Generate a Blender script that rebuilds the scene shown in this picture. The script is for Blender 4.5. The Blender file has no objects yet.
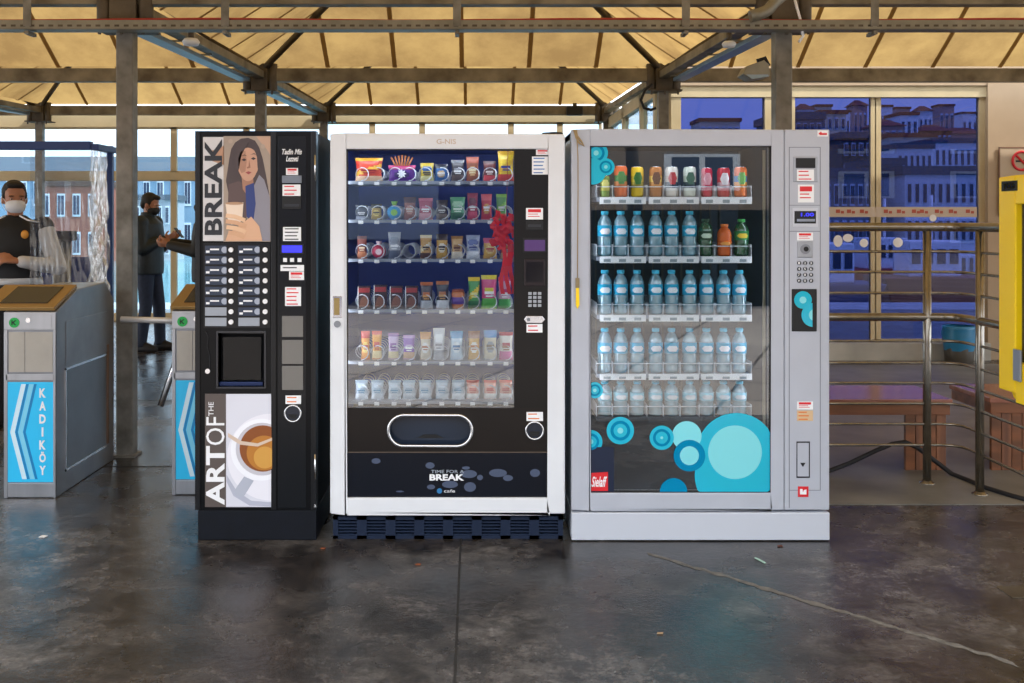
import bpy, bmesh, math, random
from mathutils import Vector, Matrix, Euler
random.seed(7)
SC = bpy.context.scene
COL = SC.collection
PI = math.pi
F, CX, CY, CZ = 1000.0, 474.0, 220.0, 1.43      # focal length in px, vanishing point, eye height

def X(px, Y): return (px-CX)*Y/F
def Z(py, Y): return CZ-(py-CY)*Y/F

# ------------------------------------------------------------------ materials
def lin(c):
    if isinstance(c, str):
        c = [int(c[i:i+2], 16) for i in (0, 2, 4)]
    r = []
    for v in c[:3]:
        v = v/255.0
        r.append(v/12.92 if v <= .04045 else ((v+.055)/1.055)**2.4)
    return (*r, 1.0)
MATS = {}
def mat(name, col, rough=.5, metal=0, noise=0, scale=8, bump=0, emit=0, spec=.5, col2=None, coat=0, stretch=None):
    if name in MATS: return MATS[name]
    m = bpy.data.materials.new(name); m.use_nodes = True
    nt = m.node_tree; b = nt.nodes['Principled BSDF']
    c = lin(col)
    b.inputs['Base Color'].default_value = c
    b.inputs['Roughness'].default_value = rough
    b.inputs['Metallic'].default_value = metal
    b.inputs['Specular IOR Level'].default_value = spec
    b.inputs['Coat Weight'].default_value = coat
    if emit:
        b.inputs['Emission Color'].default_value = c
        b.inputs['Emission Strength'].default_value = emit
    if noise or bump:
        tc = nt.nodes.new('ShaderNodeTexCoord'); n = nt.nodes.new('ShaderNodeTexNoise')
        n.inputs['Scale'].default_value = scale; n.inputs['Detail'].default_value = 6
        if stretch:
            mp = nt.nodes.new('ShaderNodeMapping'); mp.inputs['Scale'].default_value = stretch
            nt.links.new(tc.outputs['Object'], mp.inputs[0]); nt.links.new(mp.outputs[0], n.inputs['Vector'])
        else:
            nt.links.new(tc.outputs['Object'], n.inputs['Vector'])
        if noise:
            rp = nt.nodes.new('ShaderNodeValToRGB')
            rp.color_ramp.elements[0].position = .3; rp.color_ramp.elements[1].position = .7
            d = lin(col2) if col2 else tuple(x*(1-noise) for x in c[:3])+(1,)
            rp.color_ramp.elements[0].color = d; rp.color_ramp.elements[1].color = c
            nt.links.new(n.outputs['Fac'], rp.inputs[0]); nt.links.new(rp.outputs[0], b.inputs['Base Color'])
        if bump:
            bp = nt.nodes.new('ShaderNodeBump'); bp.inputs['Strength'].default_value = bump; bp.inputs['Distance'].default_value = .01
            nt.links.new(n.outputs['Fac'], bp.inputs['Height']); nt.links.new(bp.outputs[0], b.inputs['Normal'])
    MATS[name] = m
    return m
def mixmat(name, parts):
    """parts: list of (kind, colour, rough, weight); chained mix by weight"""
    if name in MATS: return MATS[name]
    m = bpy.data.materials.new(name); m.use_nodes = True
    nt = m.node_tree; nt.nodes.clear()
    out = nt.nodes.new('ShaderNodeOutputMaterial'); cur = None; tot = 0
    for kind, colr, rough, w in parts:
        n = nt.nodes.new('ShaderNodeBsdf'+kind)
        n.inputs['Color'].default_value = lin(colr)
        if 'Roughness' in n.inputs and kind == 'Glossy': n.inputs['Roughness'].default_value = rough
        tot += w
        if cur is None: cur = n
        else:
            mx = nt.nodes.new('ShaderNodeMixShader'); mx.inputs[0].default_value = w/tot
            nt.links.new(cur.outputs[0], mx.inputs[1]); nt.links.new(n.outputs[0], mx.inputs[2]); cur = mx
    nt.links.new(cur.outputs[0], out.inputs[0])
    MATS[name] = m
    return m
def glassmat(name, tint, base=.05, rough=0.0, ior=1.5):
    m = bpy.data.materials.new(name); m.use_nodes = True
    nt = m.node_tree; nt.nodes.clear()
    out = nt.nodes.new('ShaderNodeOutputMaterial')
    t = nt.nodes.new('ShaderNodeBsdfTransparent'); t.inputs[0].default_value = lin(tint)
    g = nt.nodes.new('ShaderNodeBsdfGlossy'); g.inputs['Roughness'].default_value = rough
    fr = nt.nodes.new('ShaderNodeLayerWeight'); fr.inputs['Blend'].default_value = .35
    ad = nt.nodes.new('ShaderNodeMath'); ad.operation = 'MULTIPLY_ADD'; ad.inputs[1].default_value = .6; ad.inputs[2].default_value = base
    nt.links.new(fr.outputs['Fresnel'], ad.inputs[0])
    mx = nt.nodes.new('ShaderNodeMixShader')
    nt.links.new(ad.outputs[0], mx.inputs[0]); nt.links.new(t.outputs[0], mx.inputs[1]); nt.links.new(g.outputs[0], mx.inputs[2])
    nt.links.new(mx.outputs[0], out.inputs[0]); MATS[name] = m
    return m

M_black = mat('gloss_black', '08090c', .28, spec=.22)
M_blk2 = mat('matte_black', '0c0d10', .6)
M_navyblk = mat('navy_black', '080b11', .55, noise=.3, scale=20, spec=.2)
M_plinth = mat('plinth_navy', '0a0f1a', .5, spec=.3, noise=.4, scale=15)
M_white = mat('white_paint', 'e4e6ea', .4, noise=.06, scale=6)
M_silver = mat('silver_paint', 'b9bdc8', .38, noise=.08, scale=5)
M_silver2 = mat('silver_paint_light', 'c6cad4', .38)
M_steel = mat('brushed_steel', 'b4b8bf', .3, .85, noise=.25, scale=12, stretch=(1, 1, .1))
M_steelD = mat('worn_steel', '9a9ea6', .33, .65, noise=.35, scale=4)
M_rail = mat('rail_steel', '9a948a', .25, .95, noise=.3, scale=25)
M_chrome = mat('chrome', 'd8dade', .15, 1)
M_galv = mat('galvanised', '8a8780', .5, .3, noise=.35, scale=9, bump=.1, col2='5d5a52')
M_beam = mat('beam_grey', '8f8672', .55, .1, noise=.4, scale=5, col2='544a3a')
M_beamD = mat('beam_brown', '5f5546', .55, .2, noise=.4, scale=6, col2='3a3126')
M_tray = mat('tray_metal', '8f8c80', .45, .5, noise=.3, scale=8)
M_trough = mat('light_trough', '8fa3b3', .4, .3, noise=.2, scale=6)
M_cream = mat('cream_frame', 'c9b894', .5, noise=.15, scale=4)
M_beige = mat('beige_wall', 'b09a80', .6, noise=.12, scale=3)
M_sill = mat('sill_white', 'b8b6ae', .6, noise=.3, scale=3)
M_paper = mat('paper_white', 'f0f0f2', .6)
M_red = mat('print_red', 'd8202a', .5)
M_redc = mat('red_cable', 'a02a22', .5)
M_ink = mat('ink_dark', '22242c', .5)
M_orange = mat('orange_ink', 'e07a30', .5)
M_wood = mat('varnished_wood', '8a5636', .4, noise=.4, scale=5, col2='54341f', stretch=(.3, 3, 3))
M_woodp = mat('wood_plank', '8a5a3c', .5, noise=.4, scale=5, col2='5c3826', stretch=(6, 6, .4))
M_cyan = mat('cyan_print', '2cc4fa', .4)
M_cyan2 = mat('cyan_light', '7fd3f2', .4)
M_cyan3 = mat('cyan_pale', 'd4eefb', .4)
M_cyanD = mat('cyan_dark', '1585c4', .4)
M_green = mat('sign_green', '0e8a3c', .4, emit=.25)
M_yellow = mat('yellow_paint', 'ffd80a', .35)
M_bluepl = mat('blue_frame', '1b3a78', .4)
M_skin = mat('skin', 'a9755a', .5)
M_hair = mat('hair_dark', '1a1512', .7, noise=.3, scale=80, bump=.3)
M_rub = mat('rubber', '15151a', .7)
M_navyrefl = mat('navy_reflection', '2448a8', .5)  # navy reflection of the snack glass, painted into the liner colour
M_shelf = mat('shelf_grey', '8d93a0', .35, .4)
M_inner = mat('interior_dark', '233a52', .6)
M_innerg = mat('interior_grey', '3a4048', .6)
M_coil = mat('coil_wire', 'd8dce4', .3, .4)
M_led = mat('led_strip', 'f4f8ff', .5, emit=11)
M_disp = mat('display_blue', '2a2ad8', .4, emit=.9)
M_dispg = mat('display_violet', '4a2a66', .4, emit=.12)
G_pane = glassmat('machine_glass', 'f4f8fa', .07)
G_clear = glassmat('window_glass', 'd8e6f0', .03)
G_blue = glassmat('blue_tinted_glass', '747ea8', .01)
G_sheet = glassmat('crinkled_plastic', 'e0e6ea', .06, .12)
M_bottle = mixmat('bottle_plastic', [('Transparent', 'c0e8f4', 0, .50), ('Diffuse', 'a8dcea', 0, .32), ('Glossy', 'ffffff', .1, .18)])
M_gbottle = mixmat('green_bottle_plastic', [('Transparent', '2f8a50', 0, .35), ('Diffuse', '1c6a38', 0, .45), ('Glossy', 'ffffff', .12, .1)])
def fabric():
    m = bpy.data.materials.new('canopy_fabric'); m.use_nodes = True; nt = m.node_tree; nt.nodes.clear()
    out = nt.nodes.new('ShaderNodeOutputMaterial'); d = nt.nodes.new('ShaderNodeBsdfDiffuse'); t = nt.nodes.new('ShaderNodeBsdfTranslucent'); mx = nt.nodes.new('ShaderNodeMixShader')
    mx.inputs[0].default_value = .55; tc = nt.nodes.new('ShaderNodeTexCoord'); n = nt.nodes.new('ShaderNodeTexNoise'); n.inputs['Scale'].default_value = 1.6; n.inputs['Detail'].default_value = 8; n.inputs['Roughness'].default_value = .65
    nt.links.new(tc.outputs['Object'], n.inputs['Vector'])
    for sh, a, b in ((d, '9a7f52', 'b29464'), (t, '806640', '9c8050')):
        rp = nt.nodes.new('ShaderNodeValToRGB'); e = rp.color_ramp.elements; e[0].position = .38; e[1].position = .62; e[0].color = lin(a); e[1].color = lin(b)
        nt.links.new(n.outputs['Fac'], rp.inputs[0]); nt.links.new(rp.outputs[0], sh.inputs['Color'])
    nt.links.new(d.outputs[0], mx.inputs[1]); nt.links.new(t.outputs[0], mx.inputs[2]); nt.links.new(mx.outputs[0], out.inputs[0])
    return m
M_fabric = fabric()
M_seam = mixmat('canopy_seam', [('Diffuse', '8c7450', 0, .5), ('Translucent', '8a7048', 0, .5)])
M_bubble = mixmat('bubble_decal', [('Diffuse', '22c8e6', 0, .75), ('Translucent', '2cc8e6', 0, .2), ('Glossy', 'ffffff', .15, .04)])
M_bubble2 = mixmat('bubble_decal_light', [('Diffuse', '8cecf6', 0, .8), ('Translucent', '70d8e6', 0, .15), ('Glossy', 'ffffff', .15, .04)])
M_bubble3 = mixmat('bubble_decal_dark', [('Diffuse', '0f8cba', 0, .8), ('Transparent', 'ffffff', 0, .1)])

# ------------------------------------------------------------------ mesh helper
ORG = {}
class MB:
    def __init__(s): s.v = []; s.f = []; s.m = []; s.s = []
    def add(s, vs, fs, m=0, sm=False):
        o = len(s.v); s.v += [tuple(v) for v in vs]
        for f in fs: s.f.append([i+o for i in f]); s.m.append(m); s.s.append(sm)
        return s
    def box(s, x0, x1, y0, y1, z0, z1, m=0):
        vs = [(x, y, z) for z in (z0, z1) for y in (y0, y1) for x in (x0, x1)]
        return s.add(vs, [(0, 1, 3, 2), (4, 5, 7, 6), (0, 1, 5, 4), (2, 3, 7, 6), (0, 2, 6, 4), (1, 3, 7, 5)], m)
    def pbox(s, a, b, c, d, Y, dep, m=0):
        return s.box(X(a, Y), X(c, Y), Y, Y+dep, Z(d, Y), Z(b, Y), m)
    def cyl(s, p0, p1, r0, r1=None, n=16, m=0, caps=True, sm=True):
        if r1 is None: r1 = r0
        p0 = Vector(p0); p1 = Vector(p1); d = (p1-p0).normalized()
        a = d.orthogonal().normalized(); b = d.cross(a)
        vs = []
        for p, r in ((p0, r0), (p1, r1)):
            for i in range(n):
                t = 2*PI*i/n; vs.append(p+a*r*math.cos(t)+b*r*math.sin(t))
        s.add(vs, [(i, (i+1) % n, n+(i+1) % n, n+i) for i in range(n)], m, sm)
        if caps: s.add(vs, [tuple(range(n)), tuple(range(n, 2*n))], m)
        return s
    def lathe(s, prof, c, n=20, m=0, mf=None):
        vs = []; k = len(prof)
        for r, z in prof:
            for i in range(n):
                t = 2*PI*i/n; vs.append((c[0]+r*math.cos(t), c[1]+r*math.sin(t), c[2]+z))
        for j in range(k-1):
            s.add(vs[j*n:(j+2)*n], [(i, (i+1) % n, n+(i+1) % n, n+i) for i in range(n)], mf(j) if mf else m, True)
        if prof[0][0] > 1e-5: s.add(vs[:n], [tuple(range(n))], mf(0) if mf else m)
        if prof[-1][0] > 1e-5: s.add(vs[-n:], [tuple(range(n))], mf(k-2) if mf else m)
        return s
    def poly(s, pts, y0, y1, m=0):           # polygon in XZ extruded along Y
        n = len(pts)
        vs = [(x, y0, z) for x, z in pts]+[(x, y1, z) for x, z in pts]
        s.add(vs, [tuple(range(n)), tuple(range(n, 2*n))]+[(i, (i+1) % n, n+(i+1) % n, n+i) for i in range(n)], m)
        return s
    def ppoly(s, pts, Y, dep, m=0): return s.poly([(X(a, Y), Z(b, Y)) for a, b in pts], Y, Y+dep, m)
    def tube(s, pts, r, n=8, m=0, closed=False):
        pts = [Vector(p) for p in pts]; k = len(pts); vs = []; prev = None
        for i, p in enumerate(pts):
            if closed: d = pts[(i+1) % k]-pts[i-1]
            else: d = pts[min(i+1, k-1)]-pts[max(i-1, 0)]
            d.normalize()
            a = d.orthogonal().normalized() if prev is None else (prev-d*prev.dot(d)).normalized()
            prev = a; b = d.cross(a); rr = r[i] if isinstance(r, (list, tuple)) else r
            for j in range(n):
                t = 2*PI*j/n; vs.append(p+a*rr*math.cos(t)+b*rr*math.sin(t))
        fs = []
        for i in range(k if closed else k-1):
            i2 = (i+1) % k
            fs += [(i*n+j, i*n+(j+1) % n, i2*n+(j+1) % n, i2*n+j) for j in range(n)]
        s.add(vs, fs, m, True)
        if not closed: s.add(vs[:n], [tuple(range(n))], m); s.add(vs[-n:], [tuple(range(n))], m)
        return s
    def ball(s, c, r, n=16, m=0, M=None):
        if not isinstance(r, (tuple, list)): r = (r, r, r)
        vs = []; k = n//2
        for j in range(k+1):
            ph = PI*j/k
            for i in range(n):
                t = 2*PI*i/n
                v = Vector((r[0]*math.sin(ph)*math.cos(t), r[1]*math.sin(ph)*math.sin(t), r[2]*math.cos(ph)))
                v = v+Vector(c)
                vs.append(M @ v if M else v)
        return s.add(vs, [(j*n+i, j*n+(i+1) % n, (j+1)*n+(i+1) % n, (j+1)*n+i) for j in range(k) for i in range(n)], m, True)
    def caps(s, p0, r0, p1, r1, n=12, m=0):  # tapered capsule
        p0 = Vector(p0); p1 = Vector(p1)
        s.cyl(p0, p1, r0, r1, n, m); s.ball(p0, r0, n, m); s.ball(p1, r1, n, m); return s
    def loft(s, rings, n=20, m=0):           # rings (x,y,z,rx,ry)
        vs = []
        for x, y, z, rx, ry in rings:
            for i in range(n):
                t = 2*PI*i/n; vs.append((x+rx*math.cos(t), y+ry*math.sin(t), z))
        k = len(rings)
        s.add(vs, [(j*n+i, j*n+(i+1) % n, (j+1)*n+(i+1) % n, (j+1)*n+i) for j in range(k-1) for i in range(n)]+[tuple(range(n)), tuple(range((k-1)*n, k*n))], m, True)
        return s
    def build(s, name, mats, par=None, bevel=0, merge=True):
        if not isinstance(mats, (list, tuple)): mats = [mats]
        org = ORG.get(par.name, (0, 0, 0)) if par else (0, 0, 0)
        me = bpy.data.meshes.new(name)
        bm = bmesh.new()
        vv = [bm.verts.new((v[0]-org[0], v[1]-org[1], v[2]-org[2])) for v in s.v]
        for f, mi, sm in zip(s.f, s.m, s.s):
            try:
                fc = bm.faces.new([vv[i] for i in f]); fc.material_index = mi; fc.smooth = sm
            except ValueError: pass
        if merge: bmesh.ops.remove_doubles(bm, verts=bm.verts, dist=1e-5)
        bmesh.ops.recalc_face_normals(bm, faces=bm.faces)
        bm.to_mesh(me); bm.free()
        for q in mats: me.materials.append(q)
        o = bpy.data.objects.new(name, me); COL.objects.link(o)
        if par: o.parent = par; ORG[o.name] = org
        else: ORG[o.name] = (0, 0, 0)
        if bevel:
            b = o.modifiers.new('bevel', 'BEVEL'); b.width = bevel; b.segments = 2; b.limit_method = 'ANGLE'; b.angle_limit = .7
        return o
def thing(name, label, cat, loc=(0, 0, 0), group=None):
    o = bpy.data.objects.new(name, None); COL.objects.link(o); o.location = loc; o.empty_display_size = .1
    ORG[o.name] = tuple(loc); o['label'] = label; o['category'] = cat
    if group: o['group'] = group
    return o
def tag(o, label, cat, group=None):
    o['label'] = label; o['category'] = cat
    if group: o['group'] = group
    return o
def rebase(o):
    """origin of a one-mesh thing moved to its base centre"""
    me = o.data; xs = [v.co for v in me.vertices]
    c = Vector(((min(v.x for v in xs)+max(v.x for v in xs))/2, (min(v.y for v in xs)+max(v.y for v in xs))/2, min(v.z for v in xs)))
    for v in me.vertices: v.co -= c
    o.location = o.location+c; ORG[o.name] = tuple(c)
    return o
def struct(o, kind='structure'): o['kind'] = kind; return o
def dup(o, parent=None):
    c = o.copy(); COL.objects.link(c)
    if parent: c.parent = parent
    for ch in list(o.children): dup(ch, c)
    return c
def text(s, a, b, c, d, Y, m, par, rot=0, name='lettering', dep=.0012, bold=.02, shear=0):
    cu = bpy.data.curves.new('t', 'FONT'); cu.body = s; cu.size = 1; cu.extrude = .01; cu.offset = bold; cu.shear = shear; cu.resolution_u = 3
    o = bpy.data.objects.new('t', cu); COL.objects.link(o)
    dg = bpy.context.evaluated_depsgraph_get()
    me = o.evaluated_get(dg).to_mesh()
    vs = [v.co.copy() for v in me.vertices]; fs = [tuple(p.vertices) for p in me.polygons]
    o.evaluated_get(dg).to_mesh_clear(); bpy.data.objects.remove(o); bpy.data.curves.remove(cu)
    x0 = min(v.x for v in vs); x1 = max(v.x for v in vs); y0 = min(v.y for v in vs); y1 = max(v.y for v in vs)
    mb = MB(); out = []
    for v in vs:
        u = (v.x-x0)/(x1-x0); w = (v.y-y0)/(y1-y0)
        if rot == 0: px = a+(c-a)*u; py = d-(d-b)*w
        else: px = a+(c-a)*(1-w); py = d-(d-b)*u       # reading upwards
        out.append((X(px, Y), Y+(dep if v.z < 0 else 0), Z(py, Y)))
    mb.add(out, fs)
    return mb.build(name, m, par, merge=False)
def sticker(a, b, c, d, Y, par, col=None, ink=M_red, kind=0, name='sticker'):
    st = MB().pbox(a, b, c, d, Y, .001).build(name, col or M_paper, par)
    w = c-a; h = d-b; k = MB()
    if kind == 0:
        n = max(1, int(h/3.2))
        for i in range(n):
            yy = b+h*(i+.35)/n; e = random.uniform(.6, .88)
            k.pbox(a+w*.1, yy, a+w*e, yy+min(1.1, h*.28), Y-.0008, .0008)
    elif kind == 1:
        k.pbox(a+w*.12, b+h*.1, a+w*.88, b+h*.38, Y-.0008, .0008)
        k.pbox(a+w*.12, b+h*.5, a+w*.7, b+h*.56, Y-.0008, .0008); k.pbox(a+w*.12, b+h*.7, a+w*.8, b+h*.76, Y-.0008, .0008)
    k.build('sticker_print', ink, st)
    return st
def circ(cx, cy, r, clip=None, n=40, sy=1):
    pts = []
    for i in range(n):
        t = 2*PI*i/n; x = cx+r*math.cos(t); y = cy+r*sy*math.sin(t)
        if clip: x = min(max(x, clip[0]), clip[2]); y = min(max(y, clip[1]), clip[3])
        if not pts or abs(pts[-1][0]-x)+abs(pts[-1][1]-y) > 1e-3: pts.append((x, y))
    return pts
def bake(o):
    dg = bpy.context.evaluated_depsgraph_get()
    me = bpy.data.meshes.new_from_object(o.evaluated_get(dg)); o.modifiers.clear(); old = o.data; o.data = me
    bpy.data.meshes.remove(old)
    return o
ORD = ['first', 'second', 'third', 'fourth', 'fifth', 'sixth', 'seventh', 'eighth', 'ninth', 'tenth', 'eleventh', 'twelfth']

# ------------------------------------------------------------------ floor and ground
def floor_material():
    m = bpy.data.materials.new('worn_concrete'); m.use_nodes = True; nt = m.node_tree; b = nt.nodes['Principled BSDF']
    tc = nt.nodes.new('ShaderNodeTexCoord')
    def nz(sc, det=8, rough=.6):
        n = nt.nodes.new('ShaderNodeTexNoise'); n.inputs['Scale'].default_value = sc; n.inputs['Detail'].default_value = det; n.inputs['Roughness'].default_value = rough
        nt.links.new(tc.outputs['Object'], n.inputs['Vector']); return n
    def ramp(n, p0, c0, p1, c1):
        r = nt.nodes.new('ShaderNodeValToRGB'); e = r.color_ramp.elements
        e[0].position = p0; e[1].position = p1; e[0].color = lin(c0); e[1].color = lin(c1); nt.links.new(n.outputs['Fac'], r.inputs[0]); return r
    big = ramp(nz(.9, 5), .38, '5a534d', .62, '96928f')
    mid = ramp(nz(5, 8, .7), .38, '625e5a', .62, 'ffffff')
    fine = ramp(nz(60, 4, .8), .36, '8a8682', .64, 'ffffff')
    def mul(a, c, f=1):
        x = nt.nodes.new('ShaderNodeMixRGB'); x.blend_type = 'MULTIPLY'; x.inputs[0].default_value = f
        nt.links.new(a.outputs[0], x.inputs[1]); nt.links.new(c.outputs[0], x.inputs[2]); return x
    stain = ramp(nz(.55, 7, .7), .44, '6b5344', .58, 'ffffff')
    grain = ramp(nz(22, 6, .75), .40, '7c7874', .60, 'ffffff')
    fin = mul(mul(mul(mul(big, mid, .9), fine, .8), stain, .8), grain, .7)
    nt.links.new(fin.outputs[0], b.inputs['Base Color'])
    rr = ramp(nz(2.2, 6), .35, '585858', .7, 'b0b0b0'); nt.links.new(rr.outputs[0], b.inputs['Roughness'])
    bp = nt.nodes.new('ShaderNodeBump'); bp.inputs['Strength'].default_value = .35; bp.inputs['Distance'].default_value = .006
    nt.links.new(nz(35, 8, .7).outputs['Fac'], bp.inputs['Height']); nt.links.new(bp.outputs[0], b.inputs['Normal'])
    return m
M_floor = floor_material()
fl = struct(MB().box(-14, 14, 1.6, 16, -.2, 0).build('floor', M_floor))
M_joint = mat('joint_dark', '1c1a19', .8)
M_crack = mat('crack_fill', '75706a', .8, noise=.5, scale=30)
struct(MB().box(-.064, -.055, 1.6, 5.8, -.01, .0015).build('trim_1', M_joint))
struct(MB().box(-10, 10, 5.79, 5.80, -.01, .0015).build('trim_2', M_joint))
struct(MB().box(-10, 10, 7.9, 7.91, -.01, .0015).build('trim_3', M_joint))
crk = MB(); pts = []
for i in range(40):
    t = i/39; px = 648+t*370; py = 553+t*112; Y = CZ*F/(py-CY)
    pts.append((X(px, Y)+random.uniform(-.008, .008), Y+random.uniform(-.012, .012), .0005))
for i in range(39):
    a = Vector(pts[i]); b = Vector(pts[i+1]); w = .014+.012*random.random()
    crk.add([(a.x, a.y-w, .001), (b.x, b.y-w, .001), (b.x, b.y+w, .001), (a.x, a.y+w, .001)], [(0, 1, 2, 3)])
struct(crk.build('trim_4', M_crack))
# lighter slab behind the machines on the right
M_slab = mat('grey_slab', '7a7872', .5, noise=.35, scale=2.5, bump=.1, col2='54524f')
struct(MB().box(1.5, 9.5, 5.02, 9.9, -.01, .004).build('floor_slab', M_slab))

def paving_material():
    m = bpy.data.materials.new('paving'); m.use_nodes = True; nt = m.node_tree; b = nt.nodes['Principled BSDF']
    tc = nt.nodes.new('ShaderNodeTexCoord'); mp = nt.nodes.new('ShaderNodeMapping'); mp.inputs['Rotation'].default_value = (0, 0, -.38)
    br = nt.nodes.new('ShaderNodeTexBrick'); br.inputs['Scale'].default_value = 1.0
    br.inputs['Color1'].default_value = lin('b0a69e'); br.inputs['Color2'].default_value = lin('958b86'); br.inputs['Mortar'].default_value = lin('4a4440')
    br.inputs['Mortar Size'].default_value = .016; br.inputs['Brick Width'].default_value = 1.1; br.inputs['Row Height'].default_value = .9; br.offset = 0
    nt.links.new(tc.outputs['Object'], mp.inputs[0]); nt.links.new(mp.outputs[0], br.inputs[0]); nt.links.new(br.outputs[0], b.inputs['Base Color'])
    b.inputs['Roughness'].default_value = .8
    return m
struct(MB().box(-60, 60, -60, 1.6, -.3, -.02).build('floor_paving', paving_material()))
M_quay = mat('quay_stone', 'b9bcbd', .7, noise=.2, scale=2)
struct(MB().box(-30, 40, 16, 17.6, -1.4, -.02).build('floor_quay', M_quay))
M_sea = mat('sea_water', '5fa9a8', .12, noise=.35, scale=.8, bump=.4, col2='3f7f8c', stretch=(1, 3, 1))
struct(MB().box(-150, 250, 17.6, 300, -1.6, -1.2).build('sea', M_sea))

# ------------------------------------------------------------------ roof: posts, beams, fabric canopies
XS = [-10.10, -6.11, -2.11, 1.87, 5.87, 9.87]
YS = [2.1, 6.08, 9.9, 14.08]
ZR = [2.66, 2.74, 2.86, 2.97]
WHERE = {1: 'left of the coffee machine', 2: 'left', 3: 'right'}
def post(ix, iy, label):
    x, y, zt = XS[ix], YS[iy], ZR[iy]-.05
    t = thing('steel_post', label, 'post', (x, y, 0), 'square steel posts holding up the roof')
    w = .05
    MB().box(x-w, x+w, y-w, y+w, 0, zt).build('shaft', M_galv, t, .006)
    MB().box(x-.07, x+.07, y-.07, y+.07, 0.0, .012).build('base_plate', M_galv, t)
    c = MB().box(x-.17, x+.17, y-.12, y+.12, zt-.115, zt-.10)
    for dx in (-.125, .125):
        c.cyl((x+dx, y-.03, zt-.10), (x+dx, y-.03, zt+.16), .045, n=16)
    c.box(x-.08, x+.08, y-.08, y+.08, zt-.10, zt+.16)
    for dx in (-.13, .0, .13):
        c.cyl((x+dx, y-.10, zt-.15), (x+dx, y-.10, zt-.10), .011, n=8)
    c.build('capital', M_beamD, t, .003)
    return t
post(2, 1, 'square grey steel post between the two ticket gates, left of the coffee machine')
post(3, 1, 'square grey steel post rising behind the drinks machine')
post(2, 2, 'far grey post rising behind the black coffee machine, seen over its top')
post(3, 2, 'far post at the corner of the blue-glazed wall, above the drinks machine')
post(1, 3, 'most distant post at the left edge, in front of the far windows')
post(2, 3, 'most distant post, above the gap between coffee and snack machines')
post(3, 3, 'most distant post in front of the far windows, just left of the blue-glazed wall')
for ix, s in ((1, 'left'), (4, 'right')):
    pass
def beam(name, p0, p1, w, h, m, label, parent=None, cat='beam'):
    p0 = Vector(p0); p1 = Vector(p1); d = (p1-p0); L = d.length; d.normalize()
    side = d.cross(Vector((0, 0, 1))).normalized(); up = side.cross(d)
    vs = []
    for p in (p0, p1):
        for a, b in ((-1, -1), (1, -1), (1, 1), (-1, 1)): vs.append(p+side*a*w/2+up*b*h/2)
    mb = MB().add(vs, [(0, 1, 2, 3), (4, 5, 6, 7), (0, 1, 5, 4), (1, 2, 6, 5), (2, 3, 7, 6), (3, 0, 4, 7)])
    o = mb.build(name, m, parent, .004)
    if parent is None: tag(o, label, cat, 'steel beams of the roof frame'); rebase(o)
    return o
beam('roof_beam', (XS[0], YS[1], ZR[1]+.02), (XS[5], YS[1], ZR[1]+.02), .09, .055, M_beam, 'nearest cross beam, running along the very top edge over the machines')
beam('roof_beam', (XS[0], YS[2], ZR[2]+.0), (XS[5], YS[2], ZR[2]), .10, .13, M_beam, 'middle cross beam with rust marks, over the tops of the machines')
beam('roof_beam', (XS[0], YS[3], ZR[3]), (XS[3], YS[3], ZR[3]), .10, .13, M_beam, 'farthest cross beam, just above the distant clear windows')
beam('roof_beam', (XS[0], YS[0], ZR[0]+.3), (XS[5], YS[0], ZR[0]+.3), .09, .06, M_beam, 'roof edge beam on the open side, nearest the viewer')
LB = {1: 'far left', 2: 'above the coffee machine', 3: 'above the drinks machine', 4: 'far right'}
for ix in (1, 2, 3, 4):
    for iy in (1, 2):
        if iy == 2 and ix == 4: continue
        x = XS[ix]
        lb = 'long beam running back %s, %s bay, with a pale lighting trough' % (LB[ix], 'near' if iy == 1 else 'far')
        t = thing('roof_girder', lb, 'beam', (x, YS[iy], ZR[iy]), 'girders running away from the viewer')
        a = (x, YS[iy]+.05, ZR[iy]+.0); b = (x, YS[iy+1]-.05, ZR[iy+1]+.0)
        beam('girder', a, b, .10, .07, M_beam, '', t)
        s = -.14 if ix >= 3 else .14
        beam('light_trough', (x-s*.9, a[1]+.25, a[2]-.06), (x-s*.9, b[1]-.1, b[2]-.06), .11, .035, M_trough, '', t)
        hg = MB()
        for k in range(5):
            yy = a[1]+.4+k*.75; zz = a[2]+(b[2]-a[2])*(.4+k*.75)/3.8
            hg.box(min(x, x-s*.9), max(x, x-s*.9), yy, yy+.03, zz-.045, zz-.035)
        hg.build('hanger', M_tray, t)
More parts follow.
